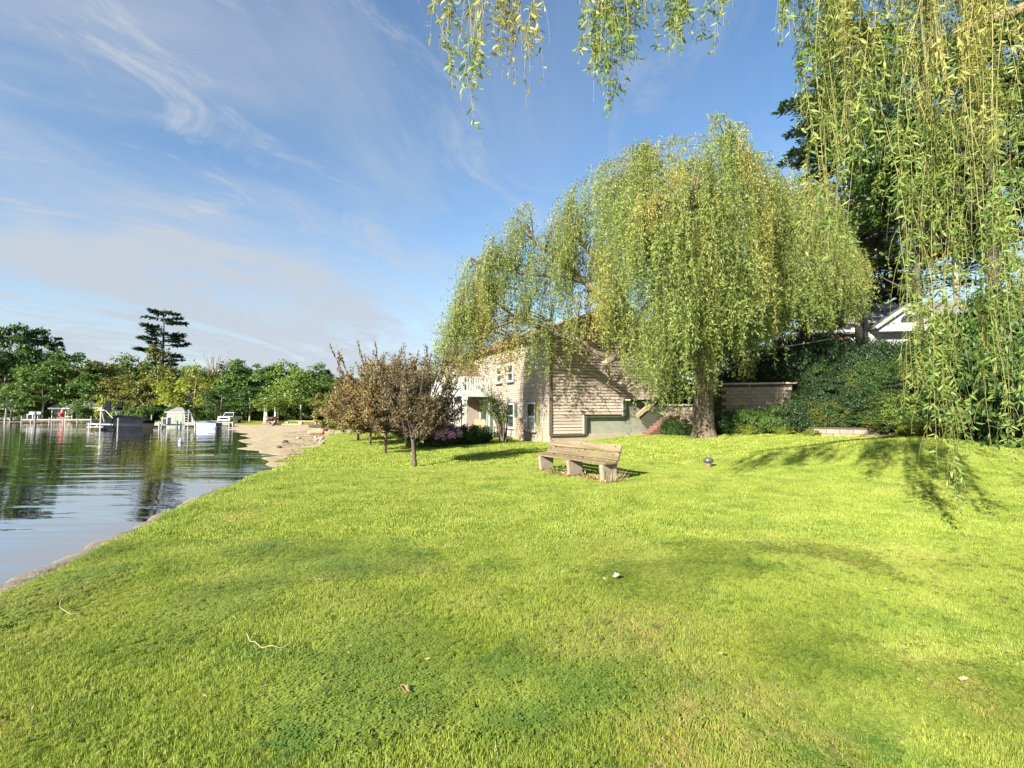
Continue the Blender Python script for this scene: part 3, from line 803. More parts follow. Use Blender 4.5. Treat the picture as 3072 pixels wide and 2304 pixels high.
    for zz, e0, e1 in ((z0, y0 + w, (y0 + y1) / 2 - w / 2), (z0, (y0 + y1) / 2 + w / 2, y1 - w), (z1 - w, y0 + w, (y0 + y1) / 2 - w / 2), (z1 - w, (y0 + y1) / 2 + w / 2, y1 - w)):
        d.bb((-.08, e0, zz), (.03, e1, zz + w))
    dr = d.build('patio_door', M['white_paint'], house)
    for a, c in ((y0 + w, (y0 + y1) / 2 - w / 2), ((y0 + y1) / 2 + w / 2, y1 - w)):
        q = MB(); q.bb((-.02, a, z0 + w), (0, c, z1 - w)); q.build('pane', M['glass'], dr)
    for i in range(3):
        q = MB(); q.bb((-.05, y0 + .22 + i * .2, z0 + w), (-.03, y0 + .27 + i * .2, z1 - w)); q.build('glazing_bar', M['white_paint'], dr)
    q = MB(); q.bb((-.07, 7.55, .3), (-.032, 7.95, 2.35)); q.build('shutter', M['shutter'], house)
    # brick pier and wainscot, brick by brick
    mo = MB(); mo.bb((-.10, 2.85, -.3), (-.035, 4.1, 1.25)); mo.bb((-.10, 4.1, -.3), (-.035, 5.4, .5))
    pier = mo.build('brick_pier', M['mortar'], house)
    bl = MB(); bl.box((0, 0, 0), (.06, .295, .112)); bme = bl.mesh('brick'); bme.materials.append(M['brick_tan'])
    zz = -.2; row = 0
    while zz < 1.2:
        yy = 2.85 + (0.15 if row % 2 else 0) + .15
        while yy + .15 < (5.4 if zz < .42 else 4.12):
            link('brick', bme, None, pier, (-.10 + rng.uniform(-.008, .008), yy, zz)); yy += .31
        zz += .126; row += 1
    # ------------------------------------------------ main roof in shingle courses
    def slope(par, p_eave, p_ridge, e0, e1, along, n, mat, thick=.035):
        """courses from the eave line up to the ridge; along=unit vector of the eave, e0..e1 extent"""
        p_eave = np.array(p_eave, float); p_ridge = np.array(p_ridge, float); al = np.array(along, float)
        up = (p_ridge - p_eave); nrm = unit(np.cross(al, up))
        if nrm[2] < 0: nrm = -nrm
        for i in range(n):
            a = p_eave + up * (i / n); c = p_eave + up * min(1, (i + 1.06) / n)
            t0, t1 = nrm * thick, nrm * (thick * .35)
            vs = [a + al * e0, a + al * e1, c + al * e1, c + al * e0]
            v = vs + [vs[0] + t0, vs[1] + t0, vs[2] + t1, vs[3] + t1]
            q = MB(); q.add(v, [(0, 3, 2, 1), (4, 5, 6, 7), (0, 1, 5, 4), (1, 2, 6, 5), (2, 3, 7, 6), (3, 0, 4, 7)]); q.build('shingle_course', mat, par)
    OV = 0.42; sl = (RZ - EZ) / (GW / 2)
    r = MB()
    r.prism([(-OV, EZ - OV * sl - .12), (GW / 2, RZ - .12), (GW + OV, EZ - OV * sl - .12), (GW + OV, EZ - OV * sl), (GW / 2, RZ), (-OV, EZ - OV * sl)], -.35, HL + .35, lambda u, v, t: (u, t, v))
    roof = r.build('roof', M['trim_brown'], house)
    slope(roof, (-OV, 0, EZ - OV * sl), (GW / 2, 0, RZ), -.38, HL + .38, (0, 1, 0), 26, M['shingle'])
    slope(roof, (GW + OV, 0, EZ - OV * sl), (GW / 2, 0, RZ), -.38, HL + .38, (0, 1, 0), 26, M['shingle'])
    # rake boards
    for sx in (0, 1):
        xa, xb = (-OV - .02, GW / 2) if sx == 0 else (GW + OV + .02, GW / 2)
        za = EZ - OV * sl - .02
        q = MB(); q.prism([(xa, za - .2), (xb, RZ - .22), (xb, RZ - .02), (xa, za)], -.39, -.352, lambda u, v, t: (u, t, v)); q.build('rake_board', M['siding_lake'], roof)
    # ------------------------------------------------ cross wing with its own gable
    x0, x1, y0, y1, ez, rz = -1.2, 3.0, 10.0, 15.2, 4.2, 5.85; ym = (y0 + y1) / 2
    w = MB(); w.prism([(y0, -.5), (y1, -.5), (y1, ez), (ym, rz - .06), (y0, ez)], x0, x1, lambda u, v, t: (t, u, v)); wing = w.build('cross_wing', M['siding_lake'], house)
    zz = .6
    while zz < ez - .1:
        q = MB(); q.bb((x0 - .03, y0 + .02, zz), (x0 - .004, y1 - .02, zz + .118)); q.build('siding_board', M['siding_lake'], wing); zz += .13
    s2 = (rz - ez) / (ym - y0)
    r = MB(); r.prism([(y0 - .35, ez - .35 * s2 - .1), (ym, rz - .1), (y1 + .35, ez - .35 * s2 - .1), (y1 + .35, ez - .35 * s2), (ym, rz), (y0 - .35, ez - .35 * s2)], x0 - .35, x1, lambda u, v, t: (t, u, v))
    wr = r.build('wing_roof', M['white_paint'], house)
    slope(wr, (0, y0 - .35, ez - .35 * s2), (0, ym, rz), x0 - .38, x1, (1, 0, 0), 16, M['shingle'])
    slope(wr, (0, y1 + .35, ez - .35 * s2), (0, ym, rz), x0 - .38, x1, (1, 0, 0), 16, M['shingle'])
    # ------------------------------------------------ porch with balcony
    px0, py0, py1 = -1.9, 7.8, 15.6
    pz = 2.55
    b = MB(); b.bb((px0, py0, pz), (px0 + .12, py1, pz + .42)); b.bb((px0 + .12, py0, pz), (-.04, py0 + .12, pz + .42)); porch = b.build('porch_beam', M['white_paint'], house)
    b = MB(); b.bb((px0 + .12, py0 + .12, pz + .30), (-.04, py1, pz + .40)); b.build('balcony_floor', M['white_paint'], porch)
    b = MB(); b.bb((px0 - .3, py0 - .15, .05), (-.05, py1, .22)); b.build('porch_floor', M['foundation'], porch)
    for yy in (py0 + .03, py0 + 1.9, py0 + 3.8, py0 + 5.7):
        b = MB(); b.bb((px0 - .02, yy, .22), (px0 + .22, yy + .24, pz - .002)); b.bb((px0 - .06, yy - .04, .22), (px0 + .26, yy + .28, .4)); b.bb((px0 - .06, yy - .04, pz - .2), (px0 + .26, yy + .28, pz - .004))
        b.build('post', M['white_paint'], porch)
    rl = MB(); rl.bb((px0 + .02, py0 + .02, pz + 1.2), (px0 + .1, py1, pz + 1.28)); rl.bb((px0 + .1, py0 + .02, pz + 1.2), (-.04, py0 + .1, pz + 1.28)); rail = rl.build('balcony_rail', M['white_paint'], house)
    pk = MB(); pk.box((0, 0, 0), (.05, .11, .76)); pme = pk.mesh('baluster'); pme.materials.append(M['white_paint'])
    yy = py0 + .2
    while yy < py1: link('baluster', pme, None, rail, (px0 + .06, yy, pz + .81)); yy += .17
    pk = MB(); pk.box((0, 0, 0), (.11, .05, .76)); pme2 = pk.mesh('baluster'); pme2.materials.append(M['white_paint'])
    xx = px0 + .25
    while xx < -.1: link('baluster', pme2, None, rail, (xx, py0 + .06, pz + .81)); xx += .17
    # side entry hand rail and cheek on the gable end
    b = MB(); b.bar((4.95, -.62, 1.36), (7.3, -.62, 2.95), .14, .2); b.build('stair_rail', m_plain('rail_wood', (0.36, 0.28, 0.17), (0.22, 0.17, 0.11), 6, .8, .4), house)
    b = MB(); b.prism([(5.1, 1.33), (7.2, 2.75), (7.2, .2), (6.0, .2)], -.6, -.56, lambda u, v, t: (u, t, v)); b.build('stair_cheek', M['green_dark'], house)
build_house()

# brick steps climbing beside the gable wall
def build_steps():
    p = HC + np.array([math.cos(HA) * 5.0 - math.sin(HA) * -1.3, math.sin(HA) * 5.0 + math.cos(HA) * -1.3, 0])
    st = thing('brick_steps', 'dark red brick steps climbing beside the tan gable wall', 'steps', (p[0], p[1], hz1(p[0], p[1]) - .1), HA)
    core = MB(); bl = MB(); bl.box((0, 0, 0), (.285, .62, .135)); me = bl.mesh('brick'); me.materials.append(M['brick_red'])
    for i in range(8):
        x0 = .24 * i
        core.bb((x0 + .02, .02, .145 * i), (2.45, .59, .145 * (i + 1) - .004))
    core.build('mortar_core', M['mortar'], st)
    for i in range(8):
        x = .24 * i + (.15 if i % 2 else 0.145)
        if i % 2:
            h = MB(); h.box((0, 0, 0), (.135, .62, .135)); link('brick', h.mesh('brick'), M['brick_red'], st, (.24 * i + .07, .3, .145 * i + .07)); x = .24 * i + .07 + .22
        while x < 2.4:
            link('brick', me, None, st, (x, .3 + rng.uniform(-.012, .012), .145 * i + .07)); x += .298
build_steps()

# ------------------------------------------------------------------ block retaining walls at the foot of the bank
M['block'] = m_plain('block', (0.30, 0.24, 0.18), (0.19, 0.15, 0.11), 5, 0.9, 0.7, 30)
M['cap_stone'] = m_plain('cap_stone', (0.42, 0.36, 0.29), (0.32, 0.26, 0.2), 5, 0.9, 0.5, 30)
M['stone'] = m_plain('stone', (0.42, 0.37, 0.30), (0.27, 0.23, 0.19), 5, 0.9, 0.8, 20)
def block_wall(a, b, z0, z1, label, bw=.42, bh=.19, cap=True, mat='block', z0b=None):
    a = np.array(a, float); b = np.array(b, float); d = b - a; L = np.linalg.norm(d); ang = math.atan2(d[1], d[0])
    w = thing('retaining_wall', label, 'wall', (a[0], a[1], z0), ang)
    core = MB(); core.bb((0.03, -.02, -1.2), (L - .03, .18, z1 - z0 - .02)); core.build('wall_core', M['bark_dark'], w)
    bl = MB(); bl.box((0, 0, 0), (bw - .02, .24, bh - .015)); me = bl.mesh('block'); me.materials.append(M[mat])
    n = int((z1 - z0) / bh)
    for i in range(-2, n):
        x = bw / 2 + (bw / 2 if i % 2 else 0)
        while x + bw / 2 <= L + .01:
            o = link('block', me, None, w, (x, -.02 + rng.uniform(-.018, .018) + .012 * i, bh * (i + .5))); o.rotation_euler = (0, 0, rng.uniform(-.03, .03)); x += bw
    if cap:
        cm = MB(); cm.box((0, 0, 0), (.58, .32, .08)); cme = cm.mesh('cap_stone'); cme.materials.append(M['cap_stone'])
        x = .3
        while x < L: link('cap_stone', cme, None, w, (x, .02, z1 - z0 + .02 + rng.uniform(-.006, .006))); x += .6
    return w
def build_walls():
    p, q = P(2165, 1200, 27.2), P(2380, 1200, 26.2)
    block_wall(p[:2], q[:2], 1.55, 3.05, 'tan block retaining wall on the bank right of the willow trunk')
    p, q = P(1985, 1200, 28.3), P(2100, 1200, 27.6)
    block_wall(p[:2], q[:2], 0.7, 1.95, 'tan block wall between the brick steps and the willow trunk')
    p, q = P(2425, 1290, 22.8), P(2640, 1290, 20.9)
    block_wall(p[:2], q[:2], .45, .95, 'low pale stone edging wall at the foot of the shrubs', .5, .2, False, 'block')
    p, q = P(2650, 1100, 26.5), P(2840, 1100, 24.5)
    block_wall(p[:2], q[:2], 3.0, 3.8, 'upper tan block wall half hidden behind hanging willow strands', .42, .19, True)
build_walls()

# ------------------------------------------------------------------ upper house on the bank
M['house_grey'] = m_plain('house_grey', (0.36, 0.36, 0.37), (0.31, 0.31, 0.32), 2, .8)
M['roof_grey'] = m_plain('roof_grey', (0.20, 0.20, 0.18), (0.13, 0.13, 0.12), 5, .9, .5, 30)
def build_upper_house():
    c = P(2555, 995, 47.0)
    z = c[2] - 2.2
    h = thing('hillside_house', 'pale grey house with a small gable and grey roof high on the bank', 'house', (c[0], c[1], z), R(-9))
    b = MB(); b.bb((0, 0, -2), (11, 7, 2.9)); b.build('wall', M['house_grey'], h)
    for i in range(13):
        q = MB(); q.bb((-.03, -.04, .2 + i * .2), (11.03, -.005, .385 + i * .2)); q.build('siding_board', M['house_grey'], h)
    q = MB(); q.prism([(-.6, 2.85), (3.5, 5.2), (7.6, 2.85), (7.6, 3.0), (3.5, 5.35), (-.6, 3.0)], -.6, 11.6, lambda u, v, t: (t, u, v)); q.build('roof', M['roof_grey'], h)
    # front gable
    q = MB(); q.prism([(1.7, 2.0), (6.7, 2.0), (6.7, 2.6), (4.2, 4.35), (1.7, 2.6)], -1.2, 1.5, lambda u, v, t: (u, t, v)); fg = q.build('front_gable', M['house_grey'], h)
    q = MB(); q.prism([(1.3, 2.25), (4.2, 4.3), (7.1, 2.25), (7.1, 2.5), (4.2, 4.55), (1.3, 2.5)], -1.6, 3.2, lambda u, v, t: (u, t, v)); q.build('gable_roof', M['roof_grey'], h)
    for s in (-1, 1):
        q = MB(); q.bar((4.2 + s * 2.95, -1.62, 2.28), (4.2, -1.62, 4.38), .05, .24); q.build('rake_board', M['white_paint'], h)
    n = 12
    q = MB(); q.prism([(4.2 + .75 * math.cos(math.pi * i / n), 2.75 + .75 * math.sin(math.pi * i / n)) for i in range(n + 1)], -1.25, -1.21, lambda u, v, t: (u, t, v)); q.build('arched_window', M['glass'], h)
    # lower side wing to the left with its flat eave
    q = MB(); q.bb((-4.3, -.6, -1.5), (0, 4, 2.0)); q.build('side_wing', M['house_grey'], h)
    q = MB(); q.bb((-4.8, -1.1, 2.0), (.0, 4.3, 2.22)); q.build('eave', M['white_paint'], h)
    q = MB(); q.bb((-4.8, -1.08, 1.86), (.0, -.9, 1.998)); q.build('fascia', M['trim_brown'], h)
    for x in (-3.4, -1.0):
        q = MB(); q.bb((x - .55, -.66, .6), (x + .55, -.61, 1.75)); w = q.build('window', M['trim_brown'], h)
        q = MB(); q.bb((x - .45, -.68, .7), (x + .45, -.662, 1.65)); q.build('pane', m_glass('glass_amber', (.22, .14, .05)), w)
    for x in (7.9, 9.3):
        q = MB(); q.bb((x - .5, -.09, .9), (x + .5, -.045, 2.3)); w = q.build('window', M['white_paint'], h)
        q = MB(); q.bb((x - .42, -.11, 1.0), (x + .42, -.092, 2.2)); q.build('pane', M['glass'], w)
build_upper_house()

# ------------------------------------------------------------------ bench
M['bench_wood'] = m_plain('bench_wood', (0.23, 0.165, 0.10), (0.10, 0.072, 0.048), 4, 0.85, 0.7, 30, stretch=(.25, 3, 3))
M['bench_concrete'] = m_plain('bench_concrete', (0.28, 0.24, 0.185), (0.18, 0.15, 0.115), 7, 0.9, 0.5, 40)
M['mulch'] = m_plain('mulch', (0.30, 0.18, 0.10), (0.17, 0.10, 0.06), 20, .95, .8)
def build_bench():
    a = np.array([0.74, 14.04]); b = np.array([2.03, 11.8]); d = b - a; L = np.linalg.norm(d); ang = math.atan2(d[1], d[0])
    # local x along the bench, local +y towards the back
    z0 = hz1(1.5, 13)
    t = thing('park_bench', 'weathered brown wooden bench on three concrete legs on the lawn', 'bench', (a[0], a[1], z0), ang)
    prof = [(0.0, -.1), (0.52, -.1), (0.50, 0.0), (0.44, .10), (0.445, .36), (0.60, .80), (0.53, .83), (0.40, .46), (0.37, .415), (0.02, .415), (-.01, .38), (0.03, .1), (0.0, 0.0)]
    for x in (0.0, L / 2, L):
        q = MB(); q.prism(prof, x - .055, x + .055, lambda u, v, tt: (tt, u, v)); q.build('leg', M['bench_concrete'], t, bevel=.012)
    for i in range(3):
        y = .035 + i * .125
        q = MB(); q.bb((-.16, y - .04, .42), (L + .16, y + .075, .465)); q.build('seat_slat', M['bench_wood'], t, bevel=.008)
    for k, (y, z, h) in enumerate(((.405, .57, .17), (.475, .765, .17))):
        m = np.array(Matrix.Rotation(R(-18.5), 3, 'X'))
        q = MB(); q.box((L / 2, y, z), (L + .34, .05, h), m); sl = q.build('back_slat', M['bench_wood'], t, bevel=.008)
        for x in (0, L / 2, L):
            q = MB(); q.box((x, y - .03, z + .05), (.03, .02, .03), m); q.build('bolt', m_metal, sl)
def m_metal_():
    return m_plain('metal', (0.30, 0.31, 0.32), (0.18, 0.17, 0.16), 9, .4, metal=.8)
m_metal = m_metal_()
build_bench()
def build_mulch():
    # wood chips under the bench
    n = 900
    ax = np.array([0.5, -0.87]); bx = np.array([.87, .5])
    u = rng.uniform(-.3, 2.9, n); v = rng.normal(.22, .2, n)
    p = np.array([0.74, 14.04]) + u[:, None] * ax + v[:, None] * bx
    c = np.stack([p[:, 0], p[:, 1], hz(p[:, 0], p[:, 1]) + .03 + .02 * rng.random(n)], -1)
    dd = rand_unit(n); dd[:, 2] *= .25
    o = leaf_obj('mulch', c, dd, rng.uniform(.05, .12, n), rng.uniform(.03, .05, n), m_leaf('mulch_chip', ((0.20, .11, .06), (.32, .19, .10), (.42, .28, .16)), 0.0), nrm=unit(np.array([0, 0, 1.0]) + .4 * rand_unit(n)))
    tag(o, 'tan wood chips scattered on the ground under the bench', 'mulch', kind='stuff')
    # dry tall grass by the last leg
    n = 110
    c0 = np.array([2.32, 11.85]); p = c0 + rng.normal(0, .11, (n, 2)) * [1.3, .8]
    c = np.stack([p[:, 0], p[:, 1], hz(p[:, 0], p[:, 1])], -1); dd = unit(np.array([0, 0, 1.0]) + .42 * rng.normal(size=(n, 3)))
    o = leaf_obj('grass_tussock', c, dd, rng.uniform(.15, .42, n), .008, M['grass_dry']); tag(o, 'dry pale grass tussock beside the nearest bench leg', 'grass')
    n = 150
    c0 = np.array([1.25, 13.75]); p = c0 + rng.normal(0, .13, (n, 2))
    c = np.stack([p[:, 0], p[:, 1], hz(p[:, 0], p[:, 1]) + .02 + .13 * rng.random(n)], -1)
    o = leaf_obj('leafy_weed', c, rand_unit(n), rng.uniform(.04, .09, n), .04, M['leaf_light']); tag(o, 'small pale leafy weed growing under the bench', 'plant')
build_mulch()

# ------------------------------------------------------------------ capped pipe on the lawn
def build_pipe():
    x, y = P(2125, 1402, 14.3)[:2]; z = hz1(x, y)
    t = thing('capped_pipe', 'short rusty pipe with a grey metal cap standing in the lawn', 'pipe', (x, y, z))
    b = MB(); b.lathe([(.085, -.1), (.085, .0), (.08, .17)], 18); b.build('pipe', m_plain('rust', (.20, .13, .07), (.10, .07, .045), 16, .9, .5), t, True)
    b = MB(); b.lathe([(.082, .13), (.122, .135), (.125, .20), (.118, .235), (.08, .262), (.03, .272)], 20); cp = b.build('cap', m_plain('cap_metal', (.16, .18, .20), (.10, .11, .12), 9, .35, metal=.5), t, True)
    b = MB()
    for i in range(3):
        a = i * 2.09; b.box((.125 * math.cos(a), .125 * math.sin(a), .17), (.03, .03, .03))
    b.build('bolt', m_metal, cp)
build_pipe()

# ------------------------------------------------------------------ stray twigs and leaves on the grass
def build_litter():
    def twig(pix, label, r=.004):
        pts = []
        for (px, py) in pix:
            u = (px - 1536) / F; v = (1152 - py) / F
            dy = math.cos(TH) - v * math.sin(TH); dz = math.sin(TH) + v * math.cos(TH)
            k = -(CH - .05) / dz; pts.append((u * k, dy * k, 0))
        pts = catmull(pts, 24); pts[:, 2] = hz(pts[:, 0], pts[:, 1]) + .055 + .01 * np.sin(np.arange(24))
        o = MB().tube(pts, np.linspace(r, r * .5, 24), 6).build('twig', M['grass_twig'], smooth=True); tag(o, label, 'twig')
    M['grass_twig'] = m_plain('grass_twig', (.30, .25, .12), (.2, .17, .08), 6, .6)
    twig([(196, 1795), (180, 1815), (190, 1838), (225, 1842), (300, 1822), (350, 1808), (405, 1787)], 'long curled pale twig lying on the grass near the lake edge')
    twig([(738, 1898), (755, 1918), (790, 1935), (845, 1937), (895, 1926)], 'short bent pale twig lying on the lawn in the left foreground')
    twig([(940, 1742), (965, 1745), (985, 1740)], 'tiny pale twig on the lawn beyond the bent twig', .004)
    M['dead_leaf'] = m_plain('dead_leaf', (.42, .27, .15), (.30, .19, .1), 20, .8)
    M['dead_leaf_pale'] = m_plain('dead_leaf_pale', (.52, .42, .32), (.38, .3, .22), 20, .8)
    def leaf(px, py, s, label, mat):
        u = (px - 1536) / F; v = (1152 - py) / F
        dy = math.cos(TH) - v * math.sin(TH); dz = math.sin(TH) + v * math.cos(TH); k = -(CH - .06) / dz
        x, y = u * k, dy * k
        b = MB(); n = 9
        out = [(s * (1 + .28 * math.cos(5 * a)) * math.cos(a), s * .6 * (1 + .28 * math.cos(5 * a)) * math.sin(a)) for a in np.linspace(0, 2 * math.pi, 21)[:-1]]
        vs = [(p, q, .35 * s * math.sin(2.2 * p / s) * .5 + .25 * abs(q)) for p, q in out] + [(0, 0, -.004)]
        b.add(vs, [(i, (i + 1) % 20, 20) for i in range(20)])
        o = b.build('dead_leaf', mat, loc=(x, y, hz1(x, y) + .06)); o.rotation_euler = (.2, -.15, 1.0 * px); tag(o, label, 'leaf')
        sm = o.modifiers.new('thickness', 'SOLIDIFY'); sm.thickness = .002
    leaf(1848, 1722, .035, 'curled pale dead leaf on the lawn in front of the bench', M['dead_leaf_pale'])
    leaf(1215, 2060, .03, 'tan dead leaf lying among clover in the centre foreground', M['dead_leaf'])
    leaf(2890, 2035, .022, 'tan dead leaf in the dry patch at the lower right', M['dead_leaf'])
    leaf(2160, 1950, .02, 'small brown dead leaf on the right foreground lawn', M['dead_leaf'])
build_litter()

# ================================================================== VEGETATION
def limb_tubes(b, pts, r0, r1, n=10, k=14):
    c = catmull(pts, k); b.tube(c, np.linspace(r0, r1, k), n); return c

def bark_trunk(b, pts, r0, r1, n=64, k=40):
    """furrowed trunk with a root flare"""
    c = catmull(pts, k); rad = np.linspace(r0, r1, k); vs = []
    for i in range(k):
        z = c[i][2]; fl = 1 + .45 * math.exp(-max(z, 0) / .35)
        for j in range(n):
            a = 2 * math.pi * j / n
            rg = .05 * abs(math.sin(a * 9 + 1.2 * math.sin(z * 1.7) + .8 * math.sin(z * 4.1 + a * 2))) + .03 * math.sin(a * 17 + 2.0 * math.sin(z * 2.6)) + .05 * math.sin(a * 3 + 1) + .02 * rng.random()
            r = rad[i] * (fl * (1 + .08 * math.sin(5 * a) * (fl - 1) * 3) + rg - .02)
            vs.append((c[i][0] + r * math.cos(a), c[i][1] + r * math.sin(a), z))
    b.add(vs, [(i * n + j, i * n + (j + 1) % n, (i + 1) * n + (j + 1) % n, (i + 1) * n + j) for i in range(k - 1) for j in range(n)])
    return c
def willow(root, limbs, tips, strands_per, zlow, mat, leafL, leafW, spacing, stem_w, maxlen, bark, twig, jit=.085, sway=.16, extra=None):
    """limbs: list of (pts, r0, r1) already in world coordinates; tips: (n,3) branchlet ends; zlow(x,y): lowest hang"""
    base = np.array(root.location)
    b = MB(); lp = []
    for i, (pts, r0, r1) in enumerate(limbs):
        c = limb_tubes(b, np.asarray(pts) - base, r0, r1) if i else bark_trunk(b, np.asarray(pts) - base, r0, r1); lp.append((c + base)[4:] if i else (c + base)[-5:])
    b.build('trunk', bark, root, smooth=True)
    lp = np.vstack(lp)
    br = MB(); starts = []; outs = []; wts = []
    for ti, t in enumerate(tips):
        ns, ml, dn = (strands_per, maxlen, 1.0) if extra is None else extra[ti]
        dd = np.linalg.norm((lp - t) * [1, 1, .8], axis=1) + np.where(lp[:, 2] > t[2] + .3, 6, 0)
        a = lp[np.argmin(dd)]
        m = (a + t) / 2 + np.array([0, 0, .22 * np.linalg.norm(t - a)]) + rng.normal(0, .15, 3)
        c = catmull([a, m, t], 8)
        br.tube(c - base, np.linspace(max(.032, .008 * np.linalg.norm(t - a)), .008, 8), 5, cap=False)
        o = unit(np.array([t[0] - base[0], t[1] - base[1], 0.0])) + rng.normal(0, .35, 3) * [1, 1, 0]
        for _ in range(int(ns)):
            s = rng.uniform(.3, 1) ** .7 * 7
            k = int(min(s, 6)); p = c[k] + (c[k + 1] - c[k]) * (s - k)
            starts.append(p + rng.normal(0, .16, 3) * [1, 1, .6]); outs.append(o + rng.normal(0, .3, 3) * [1, 1, 0]); wts.append((ml, dn))
    br.build('branches', twig, root, smooth=True)
    P0 = np.array(starts); O = np.array(outs); n = len(P0)
    zl = zlow(P0[:, 0], P0[:, 1]) + rng.exponential(1.15, n)
    wt = np.array(wts)
    Ls = np.minimum(rng.uniform(.35, 1.0, n) * wt[:, 0], P0[:, 2] - zl)
    ok = Ls > .35; P0, O, Ls, wt = P0[ok], O[ok], Ls[ok], wt[ok]; n = len(P0)
    ph = rng.uniform(0, 6.28, (n, 4)); am = rng.uniform(.3, 1.2, n) * sway
    reach = rng.uniform(.15, .75, n)
    def pos(i, s):
        """i strand index, s 0..1"""
        L = Ls[i]
        q = P0[i] + O[i] * (reach[i] * (1 - np.exp(-3.5 * s)))[:, None]
        q[:, 2] += .22 * np.sin(np.pi * np.clip(s * L / 1.0, 0, 1)) - L * s
        q[:, 0] += am[i] * np.sin(ph[i, 0] + s * L * 1.7) * np.clip(s * L, 0, 1)
        q[:, 1] += am[i] * np.sin(ph[i, 1] + s * L * 1.5) * np.clip(s * L, 0, 1)
        return q
    # stems as thin ribbons
    K = 9
    ii = np.repeat(np.arange(n), K); ss = np.tile(np.linspace(0, 1, K), n)
    q = pos(ii, ss); ang = rng.uniform(0, 3.14, n)[ii]
    sd_ = np.stack([np.cos(ang), np.sin(ang), np.zeros_like(ang)], -1) * (stem_w * (1 - .6 * ss))[:, None] / 2
    v = np.empty((n * K * 2, 3)); v[0::2] = q - sd_; v[1::2] = q + sd_
    base_i = (np.arange(n)[:, None] * K + np.arange(K - 1)[None]).ravel() * 2
    f = np.stack([base_i, base_i + 1, base_i + 3, base_i + 2], -1)
    link('strand_stems', np_mesh('strand_stems', v - base, f, 4), M['twig_yellow'], root)
    # leaves
    cnt = np.maximum(3, (Ls / spacing * wt[:, 1]).astype(int)); li = np.repeat(np.arange(n), cnt); s = rng.uniform(0, 1, len(li)) ** .9
    c = pos(li, s); dirs = np.array([0, 0, -1.0]) * .55 + rng.normal(0, .62, (len(li), 3))
    c = c + rng.normal(0, jit, c.shape) * (.35 + .65 * rng.random(n)[li])[:, None]
    tint = np.clip(rng.random(n)[li] * .5 + rng.random(len(li)) * .5, 0, 1)
    L_ = rng.uniform(.7, 1.25, len(li)) * leafL
    leaf_obj('leaves', c - base, dirs, L_, L_ / leafL * leafW, mat, root, fold=.12, tint=tint)
    return len(li)

